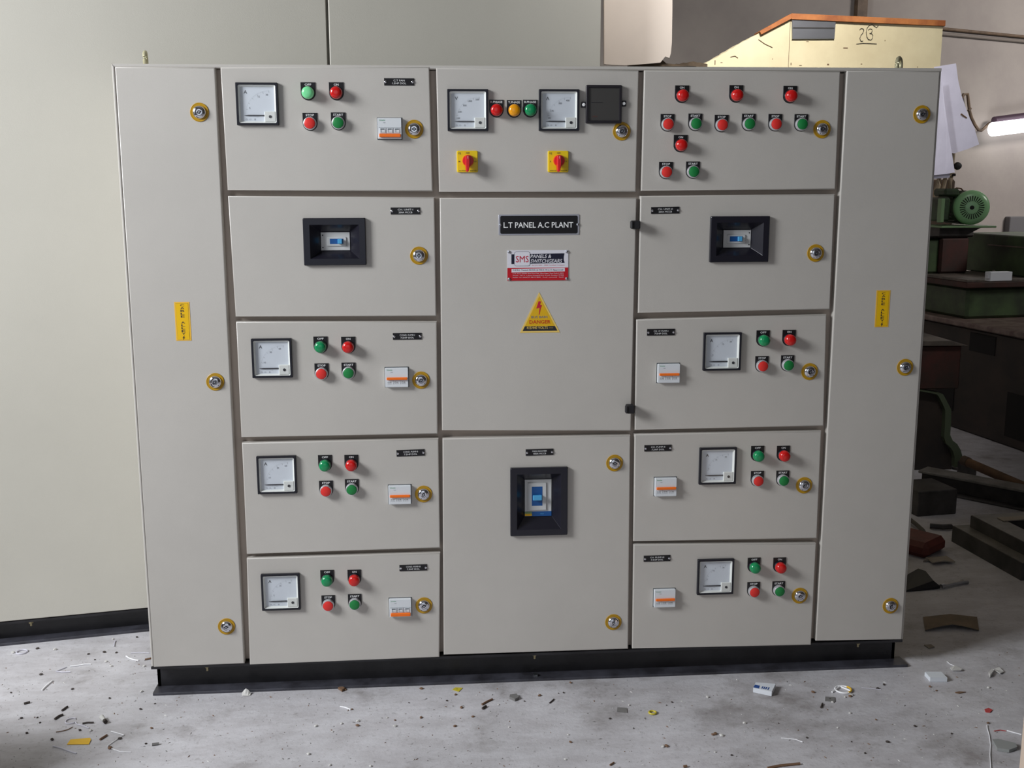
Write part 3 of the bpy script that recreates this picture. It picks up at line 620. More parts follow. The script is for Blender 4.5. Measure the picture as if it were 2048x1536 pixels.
# ------------------------------------------------------------------ the tall cabinet behind
A0 = fl(0, 1292); A1 = fl(297, 1262); BD = (A1-A0).normalized(); BANG = math.atan2(BD.y, BD.x)
BM = Matrix.Translation(A0) @ Matrix.Rotation(BANG, 4, 'Z')
BN = Vector((BD.y, -BD.x, 0))
def bs(u, v): q = onpl(u, v, A0, BN); return (q-A0).dot(BD), q.z
s_j0 = bs(653.5, 60)[0]; s_j1 = bs(658.5, 60)[0]; s_r = bs(1203, 60)[0]
TB = thing('tall_cabinet', 'tall plain cream grey steel cabinet on a black plinth standing behind the panel', 'cabinet', tuple(A0+BD*0.6))
m = MB(); m.box(-.62, s_r+.004, .026, .50, .07, 2.35, 'panel_paint_back', M=BM); m.build('enclosure', TB)
m = MB(); m.box(-.62, s_j0, .004, .024, .0685, 2.34, 'panel_paint_back', .002, M=BM); m.build('door', TB, 'wide left door of the tall cabinet')
m = MB(); m.box(s_j1, s_r, .004, .024, .0685, 2.34, 'panel_paint_back', .002, M=BM); m.build('door', TB, 'right door of the tall cabinet')
m = MB(); m.box(-.62, s_r, .034, .045, 0.006, .0665, 'plinth_black', M=BM); m.box(-.62, s_r, .004, .045, .060, .0668, 'plinth_black', M=BM); m.box(-.62, s_r+.01, -.004, .05, 0, .008, 'plinth_dusty', .001, M=BM); m.box(-.62, s_r, .44, .45, 0, .07, 'plinth_black', M=BM); m.build('plinth', TB)
sb = bs(60, 1252)[0]; m = MB(); m.cyl(BM @ Vector((sb, .018, .044)), BM @ Vector((sb, .018, .060)), .003, 'zinc', 8); m.cyl(BM @ Vector((sb, .018, .052)), BM @ Vector((sb, .018, .0598)), .0065, 'zinc', 6); m.build('bolt', TB)

ck = MB()  # crate out of view, added to cast the floor shadow at lower left
for k in range(4):
    z0_ = .01+k*.102
    ck.box(-1.15, -.45, -.385, -.37, z0_, z0_+.096, 'timber', .002); ck.box(-1.15, -.45, -.92, -.905, z0_, z0_+.096, 'timber', .002)
    ck.box(-.465, -.45, -.905, -.385, z0_, z0_+.096, 'timber', .002); ck.box(-1.15, -1.135, -.905, -.385, z0_, z0_+.096, 'timber', .002)
for x_ in (-1.13, -.50):
    for y_ in (-.90, -.42): ck.box(x_, x_+.035, y_, y_+.035, 0, .41, 'timber_dark', .002)
for k in range(5): ck.box(-1.15, -.45, -.92+k*.111, -.92+k*.111+.106, .41, .424, 'timber', .002)
tag(ck.build('shadow_crate'), 'unseen brown wooden crate added left of the panel to shade the floor', 'crate')
# cream board standing on a dark crate between the cabinets
YB = 0.78
p0 = at(1208, 128, YB); p1 = at(1345, 20, YB); pb = at(1300, 133.5, YB)
m = MB(); m.box(at(1209, 133, YB).x, at(1399, 133, YB).x, YB-.02, YB+.22, 0, pb.z-.004, 'scrap_dark', .004)
tag(m.build('steel_box'), 'dark dirty steel box top showing under the cream board, mostly hidden behind the panel', 'box')
m = MB(); prof = []
for u, v in ((1208, 128.5), (1225, 130.5), (1250, 131.3), (1275, 129.5), (1300, 127.5), (1321, 125.5), (1331, 113.5), (1339, 116.5), (1342, 107), (1344, 85), (1345, 20), (1345.5, -60), (1208, -60)):
    q = at(u, v, YB); prof.append((q.x, q.z))
m.slab(prof, YB, YB+.007, 'cream_sheet', .0008)
m.slab([(q.x, q.z) for q in (at(1255, 131, YB+.03), at(1255, 133.8, YB+.03), at(1390, 133.8, YB+.03), at(1330, 128, YB+.03), at(1322, 121, YB+.03))], YB+.012, YB+.03, 'dirty_cloth')
tag(m.build('cream_board'), 'tall cream board with a torn lower corner standing right of the tall cabinet', 'board')
m = MB(); cl = []
for k in range(12):
    u = 1338+k*7; v0 = 131-8*math.sin(k/11*math.pi)*(0.5+0.5*random.random())-(k > 5)*3
    cl.append((u, v0))
top = [at(u, v, YB+.05) for u, v in cl]; m.rings([[(q.x, q.y, q.z) for q in top]+[(q.x, q.y, pb.z-.004) for q in reversed(top)], [(q.x, q.y+.06, q.z-.002) for q in top]+[(q.x, q.y+.06, pb.z-.004) for q in reversed(top)]], 'dirty_cloth')
tag(m.build('cloth'), 'dirty brown rag lying beside the cream board at the sloping cream hood', 'rag')

# ------------------------------------------------------------------ cream machine cover with orange top
YH = 1.5
HD = thing('machine_hood', 'cream sheet metal machine hood with an orange top edge and sloping left shoulder', 'machine cover', tuple(Vector((at(1640, 100, YH).x, YH+.2, 0))))
def hp(u, v, Y=YH): q = at(u, v, Y); return (q.x, q.z)
xr = hp(1888, 42)[0]; xl = hp(1398, 134)[0]
jag = [(1398, 134)] + [(1398+k*6.1, 134-k*3.45+random.uniform(-1.2, 1.2)) for k in range(1, 20)] + [(1519, 66)]
body_o = [hp(u, v) for u, v in jag] + [hp(1582, 37)] + [(xr-.003, hp(1888, 52)[1]), (xr-.003, 0), (xl, 0)]
m = MB(); m.slab(body_o, YH, YH+.12, 'hood_cream')
for u, v, a, b_ in ((1691, 96, 9, 2.2), (1656, 129, 4, 3), (1723, 128, 3, 1.2), (1770, 81, 1.4, 2.4), (1615, 83, 5, 1), (1430, 125, 2, 9), (1443, 125, 4, 1), (1582, 128, 2, 5), (1545, 118, 1.5, 1.5), (1835, 134, 1.5, 2), (1601, 131, 5, 1)):
    q0 = hp(u-a/2, v+b_/2); q1 = hp(u+a/2, v-b_/2); m.slab([(q0[0], q0[1]), (q1[0], q0[1]), (q1[0], q1[1]), (q0[0], q1[1])], YH-.0006, YH+.001, 'hood_dirt')
for pts in (((1517, 79), (1530, 88), (1545, 95)), ((1461, 114), (1470, 112), (1476, 116))):
    m.tube([at(u, v, YH-.001) for u, v in pts], .0012, 'hood_dirt', 5)
q0 = hp(1580.7, 40); m.box(q0[0]-.0008, q0[0]+.0008, YH-.0008, YH+.001, 1.5, q0[1], 'hood_dirt')
m.build('cover_shell', HD)
m = MB(); m.slab([hp(1518, 63.5), hp(1582, 27.5), hp(1582, 38), hp(1521, 70)], YH-.010, YH+.06, 'hood_orange', .001)
m.slab([hp(1582, 27.5), (xr+.002, hp(1888, 41.5)[1]), (xr+.002, hp(1888, 53)[1]), hp(1582, 39.5)], YH-.010, YH+.06, 'hood_orange', .001)
m.build('top_trim', HD, 'orange wooden top edge')
m = MB(); m.slab([hp(1583, 40), hp(1671, 41.5), hp(1668, 78.5), hp(1583.5, 79)], YH-.006, YH-.0005, 'mirror_plate', .001)
m.box(hp(1585, 55)[0], hp(1668, 55)[0], YH-.0075, YH-.005, hp(1600, 57)[1], hp(1600, 55)[1], 'display_dark'); m.build('metal_plate', HD, 'shiny metal plate')
m = MB(); mp = lambda L: [at(1560+u*.166, 20+v*.166, YH-.0015) for u, v in L]
for L in (((960, 238), (975, 222), (1000, 225), (1012, 245), (1000, 275), (975, 305), (962, 340), (970, 370), (990, 378), (1000, 368)),
          ((1185, 185), (1165, 212), (1140, 195), (1110, 175), (1075, 185), (1048, 220), (1038, 270), (1045, 320), (1065, 355), (1095, 362), (1115, 340), (1120, 305), (1105, 285), (1080, 282)),
          ((1065, 240), (1085, 225), (1108, 232), (1112, 255), (1098, 278), (1080, 282)), ((920, 410), (1000, 400), (1080, 403), (1165, 408))):
    m.tube(mp(L), .0011, 'marker', 5)
m.build('marker_drawing', HD, 'hand drawn black marker sign')

# ------------------------------------------------------------------ papers
def sheet(name, pts, Y, label, curl=0.02, group=None, extra=None):
    b = MB(); c = [at(u, v, Y) for u, v in pts]; zmx = max(q.z for q in c); zmn = min(q.z for q in c); xm = min(q.x for q in c)
    # strips so that the sheet can bow out a little
    fr_ = []
    for q in c: t = (zmx-q.z)/(zmx-zmn); fr_.append(Vector((q.x, q.y-curl*math.sin(t*2.2)-0.05*(q.x-xm), q.z)))
    b.rings([[tuple(q) for q in fr_], [(q.x, q.y+.0008, q.z) for q in fr_]], 'paper')
    if extra:
        for L, mm, r in extra: b.tube([at(u, v, Y-curl-.006) for u, v in L], r, mm, 5)
    return tag(b.build(name), label, 'paper', group)
sheet('paper_sheet', ((1868, 134), (1898, 129), (1911, 127), (1914, 160), (1920, 192), (1933, 232), (1944, 256), (1953.5, 289), (1930, 299), (1905, 307), (1868, 300)), 1.49, 'large curled white sheet hanging right of the panel with a pointed lower corner', .010,
      extra=[(((1922, 228), (1927, 232), (1933, 236)), 'hood_dirt', .003)])
sheet('paper_sheet', ((1866, 170), (1884, 165), (1887, 200), (1893, 250), (1901, 305), (1907, 345), (1890, 348), (1860, 351)), 1.462, 'narrow white sheet hanging in front of the larger one beside the panel edge', .006)
sheet('paper_sheet', ((1866, 250), (1890, 250), (1898, 352), (1897, 355.5), (1860, 358)), 1.474, 'white sheet whose lower edge peeps out under the narrow sheet', .004)

# ------------------------------------------------------------------ wall fittings
TP = thing('wall_conduit', 'pair of thin grey conduits running along the back wall right of the hood', 'pipe', tuple(onpl(1960, 75, WP, WN)))
for (u0, v0, u1, v1, mm) in ((1800, 50, 2140, 83.5, 'pipe_brown'), (1800, 61, 2140, 92, 'pipe_grey')):
    m = MB(); a = onpl(u0, v0, WP, WN)+WN*.012; b = onpl(u1, v1, WP, WN)+WN*.012; m.cyl(a, b, .010, mm, 10); m.build('pipe', TP)
m = MB(); a = onpl(2010, 433, WP, WN); L_ = (a-WP).dot(WD); zt, zb = a.z, onpl(2030, 480, WP, WN).z
m.box(L_, L_+.45, -.05, 0, zb, zt, 'wall_grey_box', .004, M=wallM(WP, WA)); tag(m.build('wall_board'), 'dark grey flat board fixed low on the back wall behind the green machine', 'board')
LD = WD
lp = lambda u, v, d=.12: onpl(u, v, WP+WN*d, WN)
TL_ = thing('tube_light', 'glowing white tube light mounted slanting at the right edge of the back wall', 'lamp', tuple(lp(2048, 245)))
a, b_ = lp(1985, 255), lp(2140, 236)
m = MB(); m.cyl(a+Vector((0, 0, -.012)), b_+Vector((0, 0, -.012)), .045, 'tube_glow', 18); m.build('glowing_tube', TL_)
m = MB(); m.cyl(lp(1988, 242, .07), lp(2140, 222, .07), .028, 'tube_dark', 12); m.build('lamp_housing', TL_, 'dark backing rail')
m = MB(); m.tube([lp(u, v, .03) for u, v in ((1924, 196), (1927, 189), (1935, 188), (1937, 205), (1939, 222), (1943, 236), (1950, 250), (1957, 260), (1963, 261), (1970, 255), (1977, 248), (1990, 243))], .010, 'pipe_brown', 8); m.cyl(lp(1937, 222, .03), lp(1941, 216, .03), .010, 'pipe_brown'); m.build('bracket', TL_, 'bent brown conduit arm')

# ------------------------------------------------------------------ large dark green machine at the back right
GO = Vector((3.44, 3.06, 0)); GT = Vector((.142, -.99, 0)).normalized(); GANG = math.atan2(GT.y, GT.x)
GM = Matrix.Translation(GO) @ Matrix.Rotation(GANG, 4, 'Z')         # local x runs towards the viewer, local y into the machine
TG = thing('planing_machine', 'large dark green planing machine with a flat table by the back wall', 'machine', (3.95, 2.4, 0))
def gb(name, boxes, label=None):
    b = MB()
    for (x0, x1, y0, y1, z0, z1, mm, bv) in boxes: b.box(x0, x1, y0, y1, z0, z1, mm, bv, M=GM)
    return b.build(name, TG, label)
gb('bed', [(-.25, 2.3, 0, .85, 0, .545, 'machine_dark', .01), (-.25, 2.3, -.025, .87, .545, .575, 'worn_edge', .006)])
gb('bed_opening_shade', [(.38, .58, -.004, .02, .43, .525, 'machine_hole_shade', 0)], 'dark block with the shade of an opening in its colour')  # near-black blocks on the bed face, painted as the shade inside openings
gb('bed_opening_shade', [(.70, 1.1, -.004, .02, .05, .27, 'machine_hole_shade', 0)], 'dark block with the shade of an opening in its colour')
gb('bed_opening_shade', [(.12, .28, -.004, .02, .09, .30, 'machine_hole_shade', 0)], 'dark block with the shade of an opening in its colour')
gb('saddle', [(-.25, .26, .05, .90, .575, .74, 'machine_green', .015)])
gb('table', [(-.25, .29, .02, .95, .74, .772, 'machine_red', .004), (-.25, .29, .02, .95, .772, .785, 'machine_top', .002)], 'worn grey table with a reddish edge')
gb('rear_rail', [(-.36, .27, .42, .8, .785, 1.0, 'machine_green', .006), (-.1, .27, .412, .43, .938, .944, 'worn_edge', .001)])
gb('headstock', [(-.25, -.10, .12, .30, .785, .985, 'machine_red', .012), (-.25, -.12, .04, .13, .785, .98, 'machine_green', .012), (-.25, -.09, .03, .32, .985, 1.02, 'scrap_dark', .01)])
gb('support_column', [(-.24, -.12, .05, .20, 1.02, 1.30, 'timber_dark', .01)])
# motor on the headstock
TMo = thing('electric_motor', 'round green electric motor with a slotted fan cover', 'motor', (3.53, 2.95, 1.03))
mc = at(1943, 415, 2.72); ax = (Vector((CAM.x+.7, CAM.y, 1.2))-mc).normalized(); mr = .088
back = -ax+Vector((-.35, 0, 0)); back.normalize()
m = MB(); m.cyl(mc+back*.05, mc+back*.24, mr*.92, 'motor_green_dark', 28)
for k in range(20):
    a = 2*math.pi*k/20; e1 = back.cross(Vector((0, 0, 1))).normalized(); e2 = back.cross(e1); o_ = (e1*math.cos(a)+e2*math.sin(a))*mr*.93
    m.cyl(mc+back*.07+o_, mc+back*.22+o_, .004, 'motor_green_dark', 5)
m.build('motor_body', TMo)
def frame(ax_): 
    e1 = Vector((0, 0, 1)).cross(ax_).normalized(); return e1, ax_.cross(e1)
e1, e2 = frame(ax)
m = MB(); seg = 32
rs = [[tuple(mc+ax*d+(e1*math.cos(2*math.pi*i/seg)+e2*math.sin(2*math.pi*i/seg))*r) for i in range(seg)] for r, d in ((mr*.97, -.07), (mr, -.02), (mr*.98, .0), (mr*.90, .014), (mr*.72, .022), (mr*.1, .024))]
m.rings(rs, 'motor_green', smooth=True)
for k in range(28):
    a = 2*math.pi*k/28; d = e1*math.cos(a)+e2*math.sin(a); t = (e2*math.cos(a)-e1*math.sin(a))*.0028
    q0 = mc+ax*.0236+d*mr*.36; q1 = mc+ax*.0228+d*mr*.66
    m.add([tuple(q0-t*.6), tuple(q0+t*.6), tuple(q1+t), tuple(q1-t)], [(0, 1, 2, 3)], 'motor_slot')
m.cyl(mc+ax*.02, mc+ax*.0275, mr*.12, 'motor_slot', 12); m.build('fan_cover', TMo, 'pale green slotted cover')
m = MB(); q = mc+Vector((-.03, .10, 0)); m.box(q.x-.13, q.x+.16, q.y-.12, q.y+.14, mc.z-mr-.014, mc.z-mr-.004, 'pale_green', .002)
m.slab([(q.x-.12, mc.z-mr-.014), (q.x+.10, mc.z-mr-.014), (q.x+.02, mc.z-mr-.055), (q.x-.12, mc.z-mr-.055)], q.y-.08, q.y+.10, 'scrap_dark'); m.build('mounting_foot', TMo)
m = MB(); m.box(mc.x-.170, mc.x-.150, mc.y-.02, mc.y+.02, mc.z-.075, mc.z+.045, 'pale_green', .003); m.box(mc.x-.16, mc.x-.10, mc.y+.02, mc.y+.14, mc.z-.07, mc.z+.05, 'motor_green_dark', .01); m.box(mc.x-.13, mc.x-.05, mc.y+.03, mc.y+.16, mc.z+.055, mc.z+.095, 'motor_green_dark', .01); m.build('terminal_box', TMo)
TH = thing('hose_bundle', 'grey hoses with a black knob rising behind the green motor up to the hanging sheets', 'hose', tuple(at(1895, 400, 2.95)))
for L, r in ((((1907, 290), (1904, 320), (1902, 350), (1898, 385), (1893, 402)), .014), (((1893, 340), (1890, 360), (1884, 385), (1879, 405)), .012), (((1880, 345), (1876, 370), (1868, 400)), .016)):
    m = MB(); m.tube([at(u, v, 2.98) for u, v in L], r, 'hose', 8); m.build('hose', TH)
m = MB(); c = at(1915, 332, 2.96); m.lathe([(.004, -.02), (.016, -.016), (.021, 0), (.016, .014), (.004, .018)], tuple(c), 'rubber', 14); m.cyl(c, at(1904, 333, 2.98), .006, 'rubber'); c = at(1911, 349.5, 2.96); m.cyl(c, at(1900, 350, 2.98), .007, 'rubber'); m.build('knob', TH)
m = MB(); m.tube([at(u, v, 2.85) for u, v in ((1905, 381), (1913, 376), (1922, 377), (1931, 387))], .004, 'timber', 6); m.tube([at(u, v, 2.85) for u, v in ((1901, 378), (1908, 382), (1912, 388))], .004, 'rubber', 6); tag(m.build('motor_lead'), 'brown and black lead looping on top of the green motor', 'cable')
# white carton on the table
GI = GM.inverted()
def on_table(u, v, z): return fl(u, v, z)
c = on_table(2000, 562, .786)
m = MB(); cm = Matrix.Translation(c) @ Matrix.Rotation(math.radians(8), 4, 'Z'); m.box(-.058, .070, 0, .045, 0, .046, 'carton_white', .002, M=cm); m.box(-.066, -.056, .005, .03, .014, .030, 'carton_white', .001, M=cm)
tag(m.build('carton'), 'small white carton on the green machine table', 'carton')
c = on_table(1987, 548, .785); m = MB(); c = c+Vector((0, 0, .001)); m.cyl(c, c+Vector((0, 0, .020)), .009, 'pale_card', 12, .007); m.box(c.x-.03, c.x+.05, c.y, c.y+.02, c.z, c.z+.004, 'pale_card'); tag(m.build('holder'), 'tiny pale stub standing behind the white carton on the machine table', 'holder')

# small pedestal machine at left front of it
TS = thing('pedestal_machine', 'small dark machine pedestal with a curved green rim beside the panel edge', 'machine', (2.93, 2.05, 0))
YS = 1.95
prof = [at(u, v, YS) for u, v in ((1820, 776), (1846, 780), (1872, 785), (1880, 786), (1887, 799), (1896, 816), (1896, 840), (1894, 867), (1899, 878), (1908, 885), (1915, 897), (1919, 912), (1918, 925), (1917, 931))]
inn = [at(u, v, YS) for u, v in ((1820, 778), (1846, 782), (1867, 786), (1871, 790), (1878, 803), (1884, 817), (1884, 840), (1882, 872), (1886, 884), (1894, 891), (1900, 900), (1903, 912), (1903, 925), (1903, 931))]
m = MB(); m.rings([[(q.x, YS-.03, q.z) for q in prof]+[(q.x, YS-.03, q.z) for q in reversed(inn)], [(q.x, YS+.06, q.z) for q in prof]+[(q.x, YS+.06, q.z) for q in reversed(inn)]], 'rim_green'); m.build('curved_rim', TS, 'green curved casting edge')
m = MB(); m.slab([(q.x, q.z) for q in inn]+[(inn[-1].x, 0), (inn[0].x-.15, 0), (inn[0].x-.15, inn[0].z)], YS, YS+.32, 'machine_dark'); m.build('pedestal', TS)
a = at(1830, 683, YS+.05); b_ = at(1922, 683, YS+.05)
m = MB(); m.box(a.x-.15, b_.x-.02, YS, YS+.30, .37, a.z-.012, 'machine_red', .006); m.build('casing', TS, 'dull red casing')
m = MB(); m.slab([(a.x-.16, a.z-.01), (b_.x, a.z-.012), (b_.x-.08, a.z+.012), (a.x-.16, a.z+.012)], YS-.02, YS+.25, 'machine_top', .002); m.build('top_plate', TS, 'pale worn top plate')
# ------------------------------------------------------------------ clutter on the floor at the back right
def box3(name, c, L, Wd, H, ang, mm, label, cat, bev=.003, parts=None, group=None, z0=0.0):
    M = Matrix.Translation(Vector((c[0], c[1], z0))) @ Matrix.Rotation(ang, 4, 'Z'); b = MB(); b.box(-L/2, L/2, -Wd/2, Wd/2, 0, H, mm, bev, M=M)
    return tag(b.build(name), label, cat, group)
a, b_ = fl(1930, 922, .09), fl(2075, 985, .05)
m = MB(); m.cyl((a.x, a.y, .09), (b_.x, b_.y, .05), .0195, 'timber', 14); dv = (b_-a).normalized(); m.cyl(a-dv*.01, a+dv*.02, .022, 'timber_dark', 14); tag(m.build('round_pole'), 'brown round wooden pole lying slanted on the floor scrap', 'pole')
m = MB(); 
c = fl(1985, 1012); M_ = Matrix.Translation(c+Vector((.03, .05, 0))) @ Matrix.Rotation(math.radians(-50), 4, 'Z')
m.box(-.30, .55, -.045, .045, 0, .010, 'scrap_dark', .002, M=M_); m.box(-.30, .55, -.006, .006, .010, .075, 'scrap_dark', .001, M=M_); m.box(-.30, .55, -.045, .045, .075, .086, 'scrap_grey', .002, M=M_)
tag(m.build('steel_channel'), 'dark steel I section lying below the wooden pole', 'steel section')
box3('scrap_block', (2.66, 1.37), .17, .17, .10, math.radians(8), 'scrap_dark', 'squat dark scrap block beside the panel edge, left of the steel section', 'scrap')
box3('scrap_plate', (2.62, 1.74), .26, .18, .015, math.radians(6), 'scrap_grey', 'flat dull metal plate under the curved green rim', 'scrap')
box3('scrap_block', fl(1933, 948), .05, .07, .055, math.radians(10), 'scrap_dark', 'small dark block propping the end of the wooden pole', 'scrap')
# stacked frames
def frame_obj(c, L, Wd, t, H, z0, ang, mm, mt, label):
    M = Matrix.Translation(Vector((c[0], c[1], z0))) @ Matrix.Rotation(ang, 4, 'Z'); b = MB()
    b.box(-L/2, L/2, -Wd/2, -Wd/2+t, 0, H, mm, 0, M=M); b.box(-L/2, L/2, Wd/2-t, Wd/2, 0, H, mm, 0, M=M); b.box(-L/2, -L/2+t, -Wd/2+t, Wd/2-t, 0, H, mm, 0, M=M); b.box(L/2-t, L/2, -Wd/2+t, Wd/2-t, 0, H, mm, 0, M=M)
    b.box(-L/2+.002, L/2-.002, -Wd/2+.002, -Wd/2+t-.002, H-.001, H+.002, mt, 0, M=M); b.box(-L/2+.002, L/2-.002, Wd/2-t+.002, Wd/2-.002, H-.001, H+.002, mt, 0, M=M)
    b.box(-L/2+.002, -L/2+t-.002, -Wd/2+t-.002, Wd/2-t+.002, H-.001, H+.0019, mt, 0, M=M); b.box(L/2-t+.002, L/2-.002, -Wd/2+t-.002, Wd/2-t+.002, H-.001, H+.0019, mt, 0, M=M)
    return tag(b.build('iron_casting'), label, 'iron casting')
fc = (2.815, .800)
frame_obj(fc, .44, .40, .09, .058, 0, math.radians(5), 'scrap_dark', 'scrap_grey', 'dark square hollow iron casting lying on the floor, lower of the stacked two')
frame_obj((fc[0]+.015, fc[1]+.015), .37, .32, .085, .042, .0605, math.radians(5), 'scrap_dark', 'scrap_grey', 'smaller dark square iron casting, upper of the stacked two')
m = MB(); M_ = Matrix.Translation(Vector((fc[0]-.02, fc[1]+.10, .105))) @ Matrix.Rotation(.1, 4, 'Z'); m.box(-.09, .10, -.02, .02, 0, .004, 'pale_card', .001, M=M_); tag(m.build('metal_strip'), 'pale strip lying on the upper square iron casting', 'strip')
box3('red_casting', fl(1832, 1100), .15, .15, .055, math.radians(38), 'scrap_red', 'dull red lump of metal half hidden by the panel edge', 'casting', .016)
m = MB(); m.tube([fl(u, v, .02) for u, v in ((1815, 1035), (1832, 1048), (1845, 1060), (1852, 1072))], .008, 'scrap_dark', 7); tag(m.build('bent_bar'), 'dark bent bar lying above the red metal lump', 'bar')
m = MB(); m.tube([fl(u, v, .012) for u, v in ((1860, 1052), (1885, 1054), (1903, 1053))], .010, 'scrap_dark', 7); tag(m.build('short_bar'), 'short straight dark bar lying on the floor right of the bent bar', 'bar')
def flat(name, pts, h, mm, label, cat, z=0.0, wave=0.0, extra=None, group=None):
    b = MB(); q = [fl(u, v) for u, v in pts]
    b.rings([[(p_.x, p_.y, z+.0006+(wave*abs(math.sin(i*1.7)) if wave else 0)) for i, p_ in enumerate(q)], [(p_.x, p_.y, z+.0006+h+(wave*abs(math.sin(i*1.7)) if wave else 0)) for i, p_ in enumerate(q)]], mm)
    if extra: extra(b)
    return tag(b.build(name), label, cat, group)
flat('rag', ((1846, 1125), (1862, 1122), (1878, 1119), (1892, 1119), (1910, 1128), (1888, 1128), (1865, 1131), (1852, 1120)), .004, 'pale_card', 'crumpled pale grey rag on the floor behind the spanner', 'rag', wave=.01)
m = MB(); top = [fl(u, v) for u, v in ((1800, 1178), (1815, 1162), (1835, 1155), (1850, 1160), (1866, 1175), (1880, 1178))]
m.rings([[(q.x, q.y, .001) for q in top]+[tuple(fl(1840, 1182)), tuple(fl(1810, 1184))], [(q.x, q.y, .03*math.sin((i+.5)/6*math.pi)+.002) for i, q in enumerate(top)]+[(fl(1840, 1182).x, fl(1840, 1182).y, .004), (fl(1810, 1184).x, fl(1810, 1184).y, .004)]], 'rubber'); tag(m.build('black_sheet'), 'crumpled black sheet on the floor at the panel right edge', 'sheet')
m = MB(); a, b_ = fl(1884, 1173, .006), fl(1924, 1165, .006); m.cyl(a, b_, .0045, 'steel', 8); dv = (b_-a).normalized(); nv = Vector((-dv.y, dv.x, 0))
m.cyl(b_, b_+dv*.014+nv*.012, .005, 'steel', 8); m.cyl(b_, b_+dv*.022-nv*.004, .0055, 'steel', 8); m.cyl(a-dv*.004, a+dv*.01, .008, 'steel', 10); tag(m.build('spanner'), 'small shiny steel spanner on the dark floor right of the panel', 'spanner')
m = MB(); g_ = []
for i in range(7):
    u = 1846+i*18; q0 = fl(u, 1236-(3-abs(i-3))*2); q1 = fl(u+4, 1263-(3-abs(i-3))*2); hgt = .003+.009*math.sin(i/6*math.pi)
    g_.append(((q0.x, q0.y, .002), (q1.x, q1.y, hgt)))
vs = []; fs = []
for i, (p0_, p1_) in enumerate(g_): vs += [p0_, p1_, (p1_[0], p1_[1], p1_[2]+.0015), (p0_[0], p0_[1], p0_[2]+.0015)]
for i in range(6):
    for k in range(4): fs.append((i*4+k, i*4+(k+1) % 4, i*4+4+(k+1) % 4, i*4+4+k))
fs += [(0, 1, 2, 3), (24, 27, 26, 25)]
m.add(vs, fs, 'brown_paper'); tag(m.build('brown_paper'), 'brown paper sheet with a lifted edge in the shade right of the panel', 'paper')
flat('card_scrap', ((1848, 1291), (1862, 1290), (1869, 1295), (1858, 1298)), .002, 'pale_card', 'pale brown card scrap in the shade near the panel foot', 'scrap')

# ------------------------------------------------------------------ foreground door edge and small litter
e0 = at(2051, 1330, -.9)
m = MB(); m.box(0, .03, -.35, 0, 0, .5, 'door_cream', .002, M=Matrix.Translation((at(2038.5, 1536, -.75).x, -.75, 0))@Matrix.Rotation(math.radians(-30), 4, 'Z'))
tag(m.build('foreground_board'), 'low cream board whose edge just enters the lower right corner', 'board')

flat('yellow_tag', ((134, 1490), (141, 1481), (180, 1477), (182, 1481), (178, 1489.5)), .0012, 'tag_yellow', 'bright yellow card tag on the floor at lower left', 'tag', wave=.001)
flat('yellow_label', ((904.5, 1380), (911, 1375.5), (925.5, 1376.5), (917.5, 1384)), .0008, 'tag_lime', 'small yellow label with a dark centre beside the panel plinth', 'label',
     extra=lambda b: b.lathe([(.0012, 0), (.0012, -.0005), (.0001, -.0006)], (0, 0, 0), 'chip_dark', 8, M=Matrix.Translation(fl(914, 1379)+Vector((0, 0, .0018))) @ Matrix.Rotation(math.radians(90), 4, 'X')))
def block(name, pts, h, mm, label, cat, side=None):
    # pts: the four floor corners
    b = MB(); q = [fl(u, v) for u, v in pts]; b.rings([[(p_.x, p_.y, .0006) for p_ in q], [(p_.x, p_.y, h) for p_ in q]], mm)
    if side: side(b, q, h)
    return tag(b.build(name), label, cat)
def packet_print(b, q, h):
    P = lambda s, t: (q[0]*(1-s)+q[1]*s)*(1-t)+(q[3]*(1-s)+q[2]*s)*t
    b.add([(P(s, t).x, P(s, t).y, h+.0004) for s, t in ((0.02, .45), (.28, .5), (.30, .95), (.0, .95))], [(0, 1, 2, 3)], 'blue_print')
    for s in (.42, .52, .62, .74): b.add([(P(a_, t).x, P(a_, t).y, h+.0004) for a_, t in ((s, .55), (s+.06, .55), (s+.05, .88), (s-.01, .88))], [(0, 1, 2, 3)], 'blue_print')
block('small_packet', ((1511, 1374), (1551, 1377), (1543, 1393), (1506, 1385)), .013, 'carton_white', 'small white packet with blue print on the floor before the panel', 'packet', packet_print)
block('small_box', ((1849, 1352), (1882, 1352), (1894, 1364), (1860, 1364)), .012, 'carton_white', 'flat white plastic box lying on the floor right of the plinth', 'box', lambda b, q, h: [b.lathe([(.0012, 0), (.0012, -.0004)], (0, 0, 0), 'chip_dark', 8, M=Matrix.Translation(fl(u, 1362)+Vector((0, -.001, .008)))) for u in (1872, 1884)])
for (u0, v0), hole_, lb in (((1244, 1421), False, 'plain grey metal tab on the floor below the centre of the panel'), ((1660, 1399.5), True, 'grey metal tab with a hole beside the yellow and white wire loop')):
    flat('metal_tab', ((u0-9.5, v0-5), (u0+9.5, v0-4), (u0+10, v0+5), (u0-10, v0+3)), .0015, 'chip_grey', lb, 'metal tab', extra=(lambda b, u0=u0, v0=v0: b.lathe([(.002, 0), (.002, -.0004)], (0, 0, 0), 'chip_dark', 8, M=Matrix.Translation(fl(u0, v0-.5)+Vector((0, 0, .0026))) @ Matrix.Rotation(math.radians(90), 4, 'X'))) if hole_ else None)
